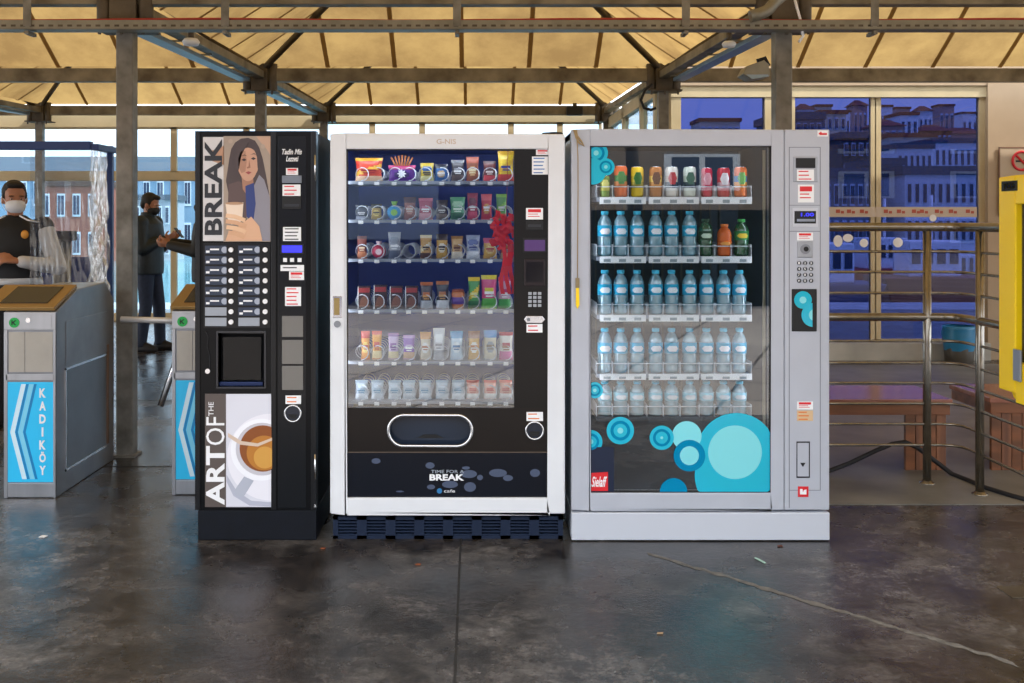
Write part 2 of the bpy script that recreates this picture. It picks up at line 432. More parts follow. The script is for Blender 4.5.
# fabric canopies
def canopy(ix, iy):
    x0, x1, y0, y1 = XS[ix], XS[ix+1], YS[iy], YS[iy+1]
    c = [Vector((x0, y0, ZR[iy]+.09)), Vector((x1, y0, ZR[iy]+.09)), Vector((x1, y1, ZR[iy+1]+.09)), Vector((x0, y1, ZR[iy+1]+.09))]
    ap = sum(c, Vector())/4+Vector((0, 0, 1.38))
    mb = MB(); hp = []
    for k in range(4):
        a, b = c[k], c[(k+1) % 4]; mid = (a+b)/2
        N = 12
        # gently sagging face, built in strips
        rows = []
        for j in range(N+1):
            s = j/N; row = []
            for i in range(N+1):
                e = a+(b-a)*(i/N); p = e.lerp(ap, s)
                sag = .05*math.sin(PI*s)*math.sin(PI*i/N)
                row.append(p-Vector((0, 0, sag)))
            rows.append(row)
        vs = [p for r in rows for p in r]
        mb.add(vs, [(j*(N+1)+i, j*(N+1)+i+1, (j+1)*(N+1)+i+1, (j+1)*(N+1)+i) for j in range(N) for i in range(N)], 0, True)
        for q in range(1, 6):
            t = q/6; e = a+(b-a)*t; smax = 2*min(t, 1-t); pp = []
            for j in range(7):
                s = smax*j/6*.99; p = e+(ap-mid)*s
                # same point on the sagging face
                u = .5 if s > .999 else (t-.5*s)/(1-s)
                pp.append(p-Vector((0, 0, .05*math.sin(PI*s)*math.sin(PI*max(0, min(1, u)))+.012)))
            for i in range(6):
                w = (b-a).normalized()*.022
                mb.add([pp[i]-w, pp[i]+w, pp[i+1]+w, pp[i+1]-w], [(0, 1, 2, 3)], 1)
    o = struct(mb.build('ceiling', [M_fabric, M_seam]))
    for k in range(4):
        MB().tube([c[k]-Vector((0, 0, .05)), ap-Vector((0, 0, .05))], .032, 8).build('hip_rafter', M_beamD, o)
    return o
for iy in (0, 1):
    for ix in range(5): canopy(ix, iy)
for ix in range(3): canopy(ix, 2)

# cable tray along the nearest beam
YT = 5.84
t = thing('cable_tray', 'perforated cable tray with red cables hung under the nearest cross beam', 'cable tray', (0, YT, 2.5))
zt, zb = Z(20, YT), Z(29, YT)
mb = MB(); mb.box(-7, 7, YT, YT+.004, zb, zt).box(-7, 7, YT, YT+.10, zb-.002, zb+.002)
mb.build('tray', M_tray, t)
mb = MB()
x = -3.2
while x < 3.6:
    mb.box(x, x+.028, YT-.001, YT+.003, zb+.014, zb+.026); x += .055
mb.build('slot_row', M_beamD, t)
cb = MB()
for k in range(3):
    cb.tube([(-7+i*.5, YT+.02+.02*k, zt+.004+.006*math.sin(i*1.3+k)) for i in range(29)], .008, 6)
cb.build('red_cable', M_redc, t)
for px in (27, 225, 457, 686, 875):
    mb = MB(); mb.pbox(px-4, -2, px+4, 26, YT-.008, .004)
    mb.box(X(px, YT)-.012, X(px, YT)+.012, YT-.01, YT+.1, zb-.03, zb-.01).build('hanger', M_galv, t)
t = thing('ceiling_lamp', 'small round lamp hanging near the girder above the coffee machine', 'lamp', (X(191, 6.9), 6.9, Z(46, 6.9)))
MB().lathe([(.0, 0), (.05, .005), (.06, .03), (.045, .05)], (X(191, 6.9), 6.9, Z(46, 6.9)), 20).build('lamp_shade', M_white, t)
MB().cyl((X(191, 6.9), 6.9, Z(46, 6.9)+.05), (X(191, 6.9), 6.9, Z(30, 6.9)), .02).build('stem', M_beamD, t)
t = thing('ceiling_lamp', 'small round lamp hanging beside the girder above the drinks machine', 'lamp', (X(729, 6.9), 6.9, Z(48, 6.9)))
MB().lathe([(.0, 0), (.04, .005), (.05, .03), (.035, .045)], (X(729, 6.9), 6.9, Z(48, 6.9)), 20).build('lamp_shade', M_white, t)
MB().cyl((X(729, 6.9), 6.9, Z(48, 6.9)+.04), (X(729, 6.9), 6.9, Z(30, 6.9)), .018).build('stem', M_beamD, t)
# floodlight on the right post
Yq = 6.0; t = thing('floodlight', 'grey floodlight clamped to the post behind the drinks machine', 'light', (X(757, Yq), Yq, Z(72, Yq)))
mb = MB(); mb.ppoly([(743, 74), (747, 66), (764, 60), (769, 64), (770, 76), (752, 79)], Yq-.06, .14).build('housing', M_tray, t, .004)
MB().tube([(X(769, Yq), Yq, Z(66, Yq)), (X(765, Yq), Yq, Z(58, Yq)), (X(757, Yq), Yq, Z(61, Yq))], .012).build('bracket', M_rub, t)
MB().ppoly([(746, 74.5), (768, 74.5), (769, 76.5), (752, 79)], Yq-.062, .002).build('lens', M_trough, t)
o = MB().tube([(X(a, 6.0), 5.78, Z(b, 6.0)) for a, b in ((740, 24), (748, 22), (757, 18), (764, 10), (771, 4), (778, -6))], .035, 12).build('flexible_conduit', M_tray)
tag(o, 'thick grey flexible conduit curving up beside the post behind the drinks machine', 'conduit'); rebase(o)
o = MB().tube([(X(a, 5.9), 5.9, Z(b, 5.9)) for a, b in ((794, -4), (797, 8), (801, 22), (803, 36), (799, 42))], .008, 6).build('loose_cable', M_paper)
tag(o, 'thin pale cable dangling beside the post right of the drinks machine', 'cable'); rebase(o)
o = MB().tube([(X(a, 9.7), 9.7, Z(b, 9.7)) for a, b in ((652, 84), (645, 90), (641, 100), (644, 108), (651, 110), (656, 108))], .014, 8).build('loose_cable', M_rub)
tag(o, 'black looped cable hanging at the corner left of the blue windows', 'cable'); rebase(o)
t = thing('loudspeaker', 'small black loudspeaker fixed under the farthest cross beam', 'loudspeaker', (X(575, 13.9), 13.9, Z(115, 13.9)))
MB().pbox(567, 106, 583, 115, 13.85, .12).build('casing', M_blk2, t, .01)
MB().cyl((X(575, 13.9), 13.92, Z(107, 13.9)), (X(575, 13.9), 13.92, Z(103, 13.9)), .03).build('bracket', M_beamD, t)

# ------------------------------------------------------------------ window walls
WN = [0]
def window(a, b, c, d, Y, glass, fw=3, dep=.06, frame=M_cream):
    WN[0] += 1
    x0, x1, z0, z1 = X(a, Y), X(c, Y), Z(d, Y), Z(b, Y); w = fw*Y/F
    mb = MB().box(x0, x0+w, Y, Y+dep, z0, z1).box(x1-w, x1, Y, Y+dep, z0, z1).box(x0, x1, Y, Y+dep, z1-w, z1).box(x0, x1, Y, Y+dep, z0, z0+w)
    o = struct(mb.build('window_%d' % WN[0], frame))
    MB().box(x0+w*.8, x1-w*.8, Y+.025, Y+.031, z0+w*.8, z1-w*.8).build('pane', glass, o)
    return o
YL = 14.25
bp = [-150, -90, -30, 38, 119, 173.5, 246, 322, 372, 422, 511, 560, 602]
for i in range(len(bp)-1):
    top = 126 if bp[i] < 322 else 121
    window(bp[i], top, bp[i+1], 174, YL, G_clear, 3)
    window(bp[i], 178, bp[i+1], 316, YL, G_clear, 3)
mb = MB(); mb.pbox(-150, 172, 602, 180, YL-.02, .1); mb.pbox(-150, 112, 322, 127, YL-.02, .1); mb.pbox(322, 112, 602, 122, YL-.02, .1)
mb.pbox(-150, 314, 602, 321, YL-.02, .1)
struct(mb.build('trim_5', M_cream))
# right-hand glazed wall
YR = 10.3
window(676, 86, 770, 345, YR, G_blue, 5, frame=M_cream)
window(781, 86, 876, 345, YR, G_blue, 5, frame=M_cream)
window(875, 86, 985, 345, YR, G_blue, 6, frame=M_cream)
mb = MB(); mb.pbox(655, 76, 990, 97, YR-.03, .12).pbox(765, 80, 795, 345, YR-.02, .1).pbox(655, 90, 681, 360, YR-.02, .12)
struct(mb.build('trim_6', M_cream))
mb = MB().box(X(655, YR), X(985, YR), YR-.12, YR+.18, 0, Z(342, YR))
struct(mb.build('trim_7', M_sill))
mb = MB(); mb.box(X(985, YR), 12, YR-.06, YR+.15, 0, 2.85).box(1.85, 12, YR-.05, YR+.1, 2.69+.12, 3.1)
struct(mb.build('wall_back', M_beige))
st = MB().pbox(829, 207, 977, 217, YR-.01, .01).build('trim_8', mat('strip_cream', 'c8b8a8', .5)); struct(st)
k = MB()
for px in (838, 849, 862, 886, 899, 914, 922, 937, 951, 968): k.pbox(px-2, 209.5, px+2, 213, YR-.014, .004).pbox(px+3, 211, px+6, 213.5, YR-.014, .004)
k.build('strip_print', mat('strip_red', 'b0503c', .5), st)
# side glazing running back from the corner
mb = MB()
for y in (9.95, 11.3, 12.65, 14.0): mb.box(1.88, 1.96, y, y+.08, 0, 2.9)
mb.box(1.88, 1.96, 9.95, 14.1, 2.72, 2.86).box(1.88, 1.96, 9.95, 14.1, 0, .8)
WN[0] += 1; o = struct(mb.build('window_%d' % WN[0], M_cream)); MB().box(1.915, 1.92, 10, 14.05, .8, 2.72).build('pane', G_clear, o)
for i, pts in enumerate([circ(838, 241, 4.5, sy=1.3), circ(848, 238, 5, sy=.8)+[], circ(864, 243, 4.2), circ(898, 242.5, 4.8), circ(933, 218, 3.5)]):
    o = MB().ppoly(pts, YR-.02, .004).build('flat_piece', M_paper)  # thin round white pieces set just in front of the blue glass
    tag(o, 'round white patch on the blue glass, %s from the left' % ORD[i], 'paper', 'round white patches on the blue windows'); rebase(o)

# ------------------------------------------------------------------ outside: harbour buildings
M_glassd = mat('far_window', '33425a', .25)
M_glassw = mat('far_window_frame', 'dfe4ea', .5)
def house(x0, x1, Y, z0, z1, m, roof, label, nx=3, nz=2, rh=.8, dep=8, roofm=None, group='buildings across the harbour', pitched=True, ww=.5):
    t = thing('building', label, 'building', ((x0+x1)/2, Y, z0), group); dep = dep
    MB().box(x0, x1, Y, Y+dep, z0, z1).build('wall', m, t)
    if pitched:
        mb = MB(); e = .3
        vs = [(x0-e, Y-e, z1), (x1+e, Y-e, z1), (x1+e, Y+dep+e, z1), (x0-e, Y+dep+e, z1), (x0+dep*.25, Y+dep/2, z1+rh), (x1-dep*.25, Y+dep/2, z1+rh)]
        mb.add(vs, [(0, 1, 5, 4), (2, 3, 4, 5), (1, 2, 5), (3, 0, 4), (0, 1, 2, 3)]).build('roof', roof, t)
    else:
        MB().box(x0-.15, x1+.15, Y-.15, Y+dep, z1, z1+.35).build('roof', roof, t)
    W = (x1-x0)/nx; H = (z1-z0)/nz
    first = None
    for i in range(nx):
        for j in range(nz):
            cx = x0+W*(i+.5); cz = z0+H*(j+.5)
            if first is None:
                mb = MB().box(cx-W*ww/2, cx+W*ww/2, Y-.06, Y, cz-H*.3, cz+H*.3)
                first = mb.build('window_frame', M_glassw, t)
                MB().box(cx-W*ww*.4, cx-W*.02, Y-.08, Y-.05, cz-H*.25, cz+H*.25).box(cx+W*.02, cx+W*ww*.4, Y-.08, Y-.05, cz-H*.25, cz+H*.25).build('pane', M_glassd, first)
                fx, fz = cx, cz
            else:
                c = dup(first, t); c.location = (cx-fx, 0, cz-fz)
    return t
B1 = mat('b_white', 'f6f4f0', .7); B2 = mat('b_cream', 'd9c8ac', .7); B3 = mat('b_pink', 'c99a8a', .7); B4 = mat('b_brick', '9a5a48', .7)
B5 = mat('b_blue', '9fc0d8', .7); B6 = mat('b_grey', '7e868e', .7); B7 = mat('b_darkg', '3a4248', .7)
R1 = mat('r_tile', '8f4c3a', .8); R2 = mat('r_slate', '4d5a66', .8); R3 = mat('r_brown', '5a423a', .8)
# seen through the far clear windows
gq = 'pier buildings seen through the clear windows'
house(X(-120, 72), X(345, 72), 72, -1.2, Z(172, 72), mat('hall_blue', '7c98ae', .7), R2, 'long pale blue pier hall with slate roof, behind guard and man', 34, 2, 1.3, 6, group=gq)
house(X(38, 62), X(100, 62), 62, -1.2, Z(186, 62), B4, R3, 'brown brick kiosk hall seen right of the guard', 4, 2, .4, 3, group=gq, pitched=False)
house(X(134, 65), X(171, 65), 65, -1.2, Z(200, 65), mat('shed_grey', 'a4acb4', .7), R2, 'pale ferry shed with flat roof seen beside the man with the phone', 5, 2, .5, 3, group=gq, pitched=False)
house(-4, 4, 85, -1.2, 3.0, B6, R2, 'distant grey shed hidden mostly behind the snack machine', 6, 2, 1.5, 8, group='pier buildings seen through the clear windows')
# the town through the blue glass: placed by depth on a rising shore
town = [
 (60, 676, 712, 142, B1, R2, 'pale block at left end of the blue-glazed view', 4, 5, False),
 (97, 700, 740, 118, B2, R1, 'cream block far back in the leftmost blue window', 6, 5, False),
 (75, 728, 768, 132, B1, R1, 'white block just left of the post behind the drinks machine', 6, 6, False),
 (46, 781, 822, 112, B6, R2, 'tall grey block rising just right of the drinks machine top', 6, 9, False),
 (88, 820, 846, 110, B2, R1, 'cream tower behind the tall grey block', 4, 7, False),
 (54, 842, 872, 132, B7, R2, 'dark block left of the middle mullion of the blue windows', 4, 6, False),
 (102, 878, 903, 118, B3, R1, 'pink house with tiled roof just right of the middle mullion', 4, 5, True),
 (108, 900, 918, 112, B1, R1, 'white house standing highest on the ridge', 3, 5, False),
 (114, 922, 952, 124, B4, R1, 'brick-red apartment house in the middle of the ridge', 6, 5, True),
 (119, 950, 985, 127, B3, R1, 'rosy block at the right end of the ridge', 6, 5, True),
 (81, 890, 935, 133, B2, R1, 'cream terrace below the ridge, right blue window', 7, 4, False),
 (62, 897, 932, 143, B1, R2, 'long white terrace of the shore, centre of the right blue window', 6, 4, False),
 (68, 934, 990, 138, B1, R2, 'broad white shore block with dark window bands at right', 9, 4, False),
 (48.5, 878, 902, 158, B6, R2, 'grey shore building low beside the mullion', 4, 4, False),
 (40, 905, 990, 166, B1, R2, 'low pale quay building nearest the blue windows', 11, 3, False),
 (40, 800, 872, 168, B6, R2, 'low grey quay building in the left blue window', 9, 3, False),
]
for (Y, a, c, top, m, r, lb, nx, nz, pt) in town:
    house(X(a, Y), X(c, Y), Y, -1.2, Z(top, Y)-(.8 if pt else .35), m, r, lb, nx, nz, .9, 4, group='town buildings seen through the blue glass', pitched=pt, ww=.55)
for k in range(9):
    a = 796+k*20.5+random.uniform(-4, 4); Yh = 142+k*5; w_ = random.uniform(13, 19)
    house(X(a, Yh), X(a+w_, Yh), Yh, 2, Z(random.uniform(104, 118), Yh), random.choice([B1, B2, B3, B1]), R1, 'small pale house packed on the crest of the distant hill', 3, 3, 1.0, 3, group='small houses on the hill crest', pitched=k % 3 == 0, ww=.5)
hl = MB(); hp = [(30, -1.3), (30, 6), (50, 10.5), (70, 11.8), (95, 13.5), (130, 12), (160, 8), (160, -1.3)]
hl.poly([(x*1.0, z*.78) for x, z in hp], 125, 139); struct(hl.build('hillside', mat('hill', '4c5a52', .9, noise=.4, scale=.2)))
def boat(x, Y, L, m, label):
    t = thing('boat', label, 'boat', (x, Y, -1.2), 'boats moored beyond the blue glass')
    mb = MB(); h = .9
    mb.poly([(x-L/2, -1.2), (x+L/2-.5, -1.2), (x+L/2, -1.2+h), (x-L/2-.2, -1.2+h)], Y, Y+1.8).build('hull', m, t, .05)
    MB().box(x-L*.3, x+L*.2, Y+.3, Y+1.5, -1.2+h, -.3+1.1).build('cabin', B1, t, .05)
    mb = MB()
    for i in range(4): mb.box(x-L*.27+i*L*.12, x-L*.27+i*L*.12+L*.08, Y+.28, Y+.3, .1, .55)
    mb.build('cabin_window', M_glassd, t); MB().cyl((x, Y+.9, .8), (x, Y+.9, 2.2), .05).build('mast', B1, t)
boat(X(895, 35), 35, 3.0, mat('boat_red', 'a02820', .5), 'red-hulled boat low in the right blue window')
boat(X(945, 30), 30, 3.2, mat('boat_red2', '8a3428', .5), 'dull red boat beside the right frame of the blue windows')
boat(X(840, 27), 27, 2.6, mat('boat_blue', '2c3e6a', .5), 'dark blue boat low in the left blue window')

# behind the viewer (mirrored in the glass doors)
hb = house(-30, 30, -24, 0, 6, mat('b_tan', '857462', .7), R1, 'pale street building across the square behind the viewer', 12, 3, 2, 8, group='street front behind the viewer')
hb.rotation_euler.z = PI
M_kiosk = mat('kiosk_navy', '0f1c48', .6)
t = thing('kiosk', 'navy kiosk across the paving behind the viewer', 'kiosk', (-1.3, -8, -.02))
MB().box(-4.2, 1.2, -9.5, -8, -.02, 2.8).build('body', M_kiosk, t, .02)
MB().box(-4.5, 1.5, -9.8, -7.6, 2.8, 3.0).build('roof', M_kiosk, t, .02)
MB().box(-2.8, -.6, -8.0, -7.97, 1.1, 2.1).build('shutter', mat('kiosk_shutter', '6a7890', .5), t)
o = MB().box(1.8, 12, -8.4, -7.9, -.02, 1.6).build('hedge', mat('hedge', '16231a', .9, noise=.5, scale=10, bump=1)); tag(o, 'low dark clipped hedge behind the viewer', 'hedge'); rebase(o)
M_bark = mat('bark', '2a2420', .9)
def bare_tree(x, Y, h, label):
    t = thing('bare_tree', label, 'tree', (x, Y, -.02), 'bare trees behind the viewer')
    tr = MB().tube([(x, Y, -.02), (x+.1, Y, h*.25), (x, Y, h*.45)], [.2, .16, .12], 8).build('trunk', M_bark, t)
    mb = MB()
    def br(p, d, L, r, k):
        q = p+d*L; mb.cyl(p, q, r, r*.6, 5, caps=False)
        if k:
            for _ in range(3):
                e = (d+Vector((random.uniform(-.8, .8), random.uniform(-.8, .8), random.uniform(-.3, .5)))).normalized()
                br(q, e, L*.72, r*.6, k-1)
    for _ in range(4):
        br(Vector((x, Y, h*.42)), Vector((random.uniform(-.7, .7), random.uniform(-.7, .7), .8)).normalized(), h*.2, .08, 4)
    mb.build('branches', M_bark, t)
bare_tree(3.2, -11.5, 7, 'bare tree behind the hedge, nearer the viewer')
bare_tree(9.0, -15, 9, 'bare tree farther along behind the hedge')

# ------------------------------------------------------------------ coffee machine
Y0 = 4.455
t = coffee = thing('coffee_machine', 'tall black coffee vending machine with portrait poster and rows of drink buttons', 'vending machine', (X(255, Y0), Y0+.35, 0))
x0, x1 = X(195, Y0), X(316, Y0)
MB().box(x0+.01, x1-.003, Y0+.06, Y0+.74, .02, Z(131, Y0)-.003).build('cabinet', M_navyblk, t, .006)
# door with a frame built around niche
NI = (218, 333, 264, 387)   # niche px
d = MB()
d.pbox(195, 131, 316, NI[1], Y0, .06).pbox(195, NI[3], 316, 510, Y0, .06).pbox(195, NI[1], NI[0], NI[3], Y0, .06).pbox(NI[2], NI[1], 316, NI[3], Y0, .06)
door = d.build('door', M_black, t)
MB().pbox(195.5, 131, 200, 510, Y0-.006, .006).pbox(271, 131, 276, 510, Y0-.006, .006).pbox(311, 131, 316, 510, Y0-.006, .006).build('door_edge_strip', mat('edge_strip', '101114', .3, spec=.4), t, .002)
MB().box(X(197, Y0), x1, Y0+.01, Y0+.70, 0, Z(511, Y0)).build('plinth', M_plinth, t, .004)
# niche
a, b, c, dd = NI
nb = MB(); xa, xb, za, zb = X(a, Y0), X(c, Y0), Z(dd, Y0), Z(b, Y0); yb = Y0+.14
nb.box(xa, xb, yb, yb+.01, za, zb).box(xa-.004, xa, Y0, yb, za, zb).box(xb, xb+.004, Y0, yb, za, zb).box(xa, xb, Y0, yb, za-.004, za).box(xa, xb, Y0, yb, zb, zb+.004)
nb.build('cup_niche', mat('niche', '1a1c22', .2), t)
MB().pbox(a+1, dd-5, c-1, dd-1, Y0+.02, .1).build('drip_tray', mat('drip', '20305a', .3, .5), t, .002)
MB().ppoly([(a+5, b+4), (c-3, b+4), (c-3, dd-7), (a+5, dd-7)], Y0+.03, .004).build('niche_shutter', glassmat('smoked', '8a8f98', .0, .12), t)
mb = MB(); mb.box(X(235, Y0), X(252, Y0), Y0+.07, Y0+.13, Z(344, Y0), Z(336, Y0)).build('nozzle', M_blk2, t, .004)
mb = MB(); mb.pbox(a-2, b-2, c+2, b, Y0-.006, .01).pbox(a-2, dd, c+2, dd+2, Y0-.006, .01).pbox(a-2, b, a, dd, Y0-.006, .01).pbox(c, b, c+2, dd, Y0-.006, .01).build('niche_rim', mat('rim', '2a2b30', .25), t, .002)
# upper poster
def C(x, y, top=120): return (190+x/3.107, top+y/3.105)
E = .0006
pn = MB().pbox(203, 137, 270, 241, Y0-.003, .003).build('upper_poster', mat('poster_grey', 'd6d3d4', .35), t)
def shape(par, name, pts, m, k, crop=True, top=120, clip=None):
    q = [C(x, y, top) for x, y in pts] if crop else pts
    if clip: q = [(min(max(x, clip[0]), clip[2]), min(max(y, clip[1]), clip[3])) for x, y in q]
    Yk = Y0-.003-E*k
    return MB().ppoly(q, Yk, E).build(name, m, par)
P = lambda n, h, r=.4: mat(n, h, r)
shape(pn, 'portrait_background', [(104, 50), (250, 50), (250, 378), (104, 378)], P('po_bg', 'a89788'), 1)
shape(pn, 'portrait_background', [(60, 95), (85, 92), (106, 78), (106, 140), (70, 128)], P('po_tan', 'b98d70'), 1)
shape(pn, 'portrait_background', [(205, 50), (250, 50), (250, 110), (238, 90), (220, 70)], P('po_tan2', 'c4a088'), 2)
shape(pn, 'portrait_hair', [(122, 120), (128, 90), (140, 70), (158, 58), (180, 55), (202, 64), (215, 85), (226, 120), (236, 170), (246, 230), (246, 300), (236, 330), (210, 330), (190, 300), (150, 280), (122, 240), (112, 190)], P('po_hair', '4a3c3c'), 3)
shape(pn, 'portrait_coat', [(196, 210), (215, 170), (230, 185), (248, 240), (249, 376), (180, 376), (186, 300)], P('po_coat', '8d8a94'), 4)
shape(pn, 'portrait_coat', [(120, 200), (150, 190), (175, 200), (176, 330), (150, 290), (118, 260)], P('po_coat2', '5e4a48'), 4)
shape(pn, 'portrait_neck', [(160, 170), (196, 172), (198, 215), (178, 235), (164, 215)], P('po_neck', 'a87a62'), 5)
shape(pn, 'portrait_dress', [(172, 205), (198, 195), (204, 260), (196, 320), (176, 300)], P('po_dress', '2c3c7a'), 6)
fa = [(180+33*math.cos(q)*(.94 if math.sin(q) > .5 else 1), 132+(58 if math.sin(q) > 0 else 46)*math.sin(q)) for q in [i*2*PI/28 for i in range(28)]]
shape(pn, 'portrait_face', fa, P('po_face', 'c99a80'), 7)
shape(pn, 'portrait_hair', [(140, 110), (146, 80), (165, 68), (182, 70), (172, 86), (160, 110), (152, 150), (146, 175), (138, 150)], P('po_hair', '4a3c3c'), 8)
shape(pn, 'portrait_hair', [(182, 70), (205, 78), (216, 110), (218, 150), (210, 150), (208, 115), (198, 88)], P('po_hair', '4a3c3c'), 8)
shape(pn, 'portrait_cheek', [(150, 120), (158, 98), (172, 96), (176, 128), (172, 160), (160, 165), (151, 145)], P('po_cheek', 'ae8068'), 8)
for ex, ey in ((168, 124), (197, 120)):
    shape(pn, 'portrait_eye', [(ex-8, ey), (ex, ey-5), (ex+8, ey), (ex, ey+4)], P('po_eye', '33262a'), 9)
    shape(pn, 'portrait_brow', [(ex-10, ey-12), (ex+2, ey-17), (ex+10, ey-12), (ex+1, ey-14)], P('po_brow', '3c2c2a'), 9)
shape(pn, 'portrait_nose', [(184, 124), (188, 148), (178, 151), (176, 147), (182, 144)], P('po_nose', '9a6a54'), 9)
shape(pn, 'portrait_lips', [(172, 163), (181, 159), (192, 162), (182, 169)], P('po_lips', '9c4a48'), 9)
for hx, hy in ((126, 66), (226, 82)):
    shape(pn, 'portrait_highlight', circ(hx, hy, 7), P('po_hl', 'b4a090'), 9)
shape(pn, 'portrait_cup', [(110, 258), (166, 256), (163, 300), (155, 322), (128, 324), (116, 305)], P('po_cup', 'efd9c4'), 10)
shape(pn, 'portrait_cup_rim', circ(138, 259, 28, sy=.16), P('po_cupr', 'b89070'), 11)
for q, (hx, hy, w) in enumerate(((112, 290, 62), (112, 308, 66), (114, 326, 62), (120, 343, 52))):
    shape(pn, 'portrait_finger', [(hx, hy), (hx+w*.5, hy+4), (hx+w, hy+16), (hx+w-5, hy+28), (hx+w*.4, hy+16), (hx-2, hy+13)], P('po_f%d' % (q % 2), ('e6bd98', 'd7a884')[q % 2]), 11+q)
shape(pn, 'portrait_hand', [(150, 330), (190, 300), (215, 330), (225, 376), (110, 376), (118, 352)], P('po_hand', 'dcae8c'), 10)
text('BREAK', 204.5, 139, 222, 235, Y0-.0055, M_ink, pn, 1, bold=.03)
# selection buttons
sel = MB().pbox(203.5, 243, 270, 328, Y0-.003, .003).build('selection_panel', mat('sel', '0c0d10', .3, spec=.4), t)
LBc = mat('sel_label', '2c374c', .35); LBp = mat('sel_blank', '9aa0aa', .4); CUP = mat('cup_pic', 'a4acbc', .4)
for r in range(8):
    yy = 249.8+10.3*r
    for ci, (a, c, bx) in enumerate(((205, 226.5, 231.2), (238.3, 259.5, 265.3))):
        blank = r >= 7 or (r == 6 and ci == 0)
        l = MB().pbox(a, yy-4.2, c, yy+4.2, Y0-.005, .002).build('drink_label', LBp if blank else LBc, t, .0008)
        if not blank:
            MB().pbox(a+1, yy+.8, a+4.5, yy+3, Y0-.0056, .0006).pbox(a+5, yy-1.2, a+14, yy+.4, Y0-.0056, .0006).build('label_print', M_paper, l)
            MB().ppoly(circ(c-2, yy, 3.2, (a, yy-4, c, yy+4), 20), Y0-.0056, .0006).build('cup_picture', CUP, l)
        bb = MB(); p = Vector((X(bx, Y0), Y0, Z(yy, Y0))); bb.cyl(p-Vector((0, .003, 0)), p, .0135, n=20).build('button_rim', M_chrome, t)
        MB().cyl(p-Vector((0, .009, 0)), p-Vector((0, .002, 0)), .0105, .0115, n=20).build('drink_button', M_paper, t)
# lower poster
def D(x, y): return C(x, y, 330)
clip = (226.5, 394, 272, 507)
lp = MB().pbox(205, 394, 272, 507, Y0-.003, .003).build('lower_poster', P('lp_bg', 'dcdce6'), t)
shape(lp, 'dark_stripe', [(205, 394), (226, 394), (226, 507), (205, 507)], P('lp_dark', '5a504c'), 1, False)
shape(lp, 'saucer', [D(*q) for q in circ(250, 395, 135)], P('lp_sauc', 'eceaf2'), 1, False, clip=clip)
shape(lp, 'saucer_shade', [D(*q) for q in [(112, 470), (135, 515), (185, 545), (255, 548), (255, 535), (190, 530), (145, 500), (112, 450)]], P('lp_sh', 'b6b8c8'), 2, False, clip=clip)
shape(lp, 'cup_handle', [D(*q) for q in [(168, 455), (198, 468), (165, 520), (140, 512), (138, 498)]], P('lp_h', 'b4b8c6'), 3, False)
shape(lp, 'cup_rim', [D(*q) for q in circ(222, 372, 96)], P('lp_rim', 'f4f4fa'), 3, False, clip=clip)
shape(lp, 'cup_inside', [D(*q) for q in circ(224, 370, 82)], P('lp_in', 'c9c6ce'), 4, False, clip=clip)
shape(lp, 'coffee', [D(*q) for q in circ(226, 368, 72)], P('lp_cof', '8c4e22'), 5, False, clip=clip)
shape(lp, 'coffee_foam', [D(*q) for q in circ(230, 382, 54)], P('lp_foam', 'b87830'), 6, False, clip=clip)
shape(lp, 'coffee_foam', [D(*q) for q in circ(232, 396, 34)], P('lp_foam2', 'd09a48'), 7, False, clip=clip)
shape(lp, 'steam_wisp', [D(*q) for q in [(118, 320), (160, 345), (210, 352), (255, 335), (255, 343), (210, 362), (155, 356), (118, 332)]], P('lp_steam', 'd6c0ae'), 8, False, clip=clip)
text('ART', 206, 446, 224.5, 505, Y0-.0055, M_paper, lp, 1, bold=.03)
text('OF', 206, 417, 224.5, 445, Y0-.0055, M_paper, lp, 1, bold=.0)
text('THE', 208.5, 402, 213.5, 416, Y0-.0055, M_paper, lp, 1, bold=.0)
# right column
rc = MB().pbox(278, 136, 306, 508, Y0-.003, .003).build('coin_panel', mat('coinp', '0a0d12', .25, spec=.35), t, .001)
YY = Y0-.0045
text('Tadin Mis', 282, 149, 302, 154.5, YY, M_paper, rc, name='script_lettering', shear=.3)
text('Lezzeti', 286, 156, 298.5, 161.5, YY, M_paper, rc, name='script_lettering', shear=.3)
sticker(286, 168, 298, 175, YY, rc, kind=1)
MB().pbox(282, 175.5, 301.5, 183, YY-.004, .006).build('coin_slot_plate', mat('grey_pl', '80868e', .3, .6), t, .001)
sticker(282.5, 184.5, 300.5, 196, YY, rc)
bs = MB().pbox(282, 197, 301, 209, YY-.004, .006).build('note_slot', M_blk2, t, .002); MB().pbox(284, 204, 299, 206.5, YY-.005, .002).build('slot_mouth', mat('mouth', '2b2d33', .3), bs)
sticker(283, 227, 301, 241, YY, rc, ink=M_ink)
ds = MB().pbox(280.5, 244, 303.5, 254, YY-.003, .005).build('display', M_blk2, t, .001); MB().pbox(282, 245.5, 302, 252.5, YY-.0036, .001).build('screen', M_disp, ds)
for bx in (285, 292, 299.5):
    MB().pbox(bx-2, 258, bx+2, 262, YY-.003, .003).build('service_button', M_paper, t, .0006)
sticker(280.5, 265, 304, 271, YY, rc, ink=M_ink); sticker(289, 271.5, 304, 280, YY-.001, rc, kind=1); sticker(285, 287, 301, 306, YY, rc)
for b, dd in ((316, 337), (340, 364), (366, 390)):
    MB().pbox(282, b, 303, dd, YY-.002, .004).build('grey_flap', mat('flap', '7a7874', .3, .4), t, .001)
sticker(285.5, 395.5, 301, 404, YY, rc, ink=M_orange)
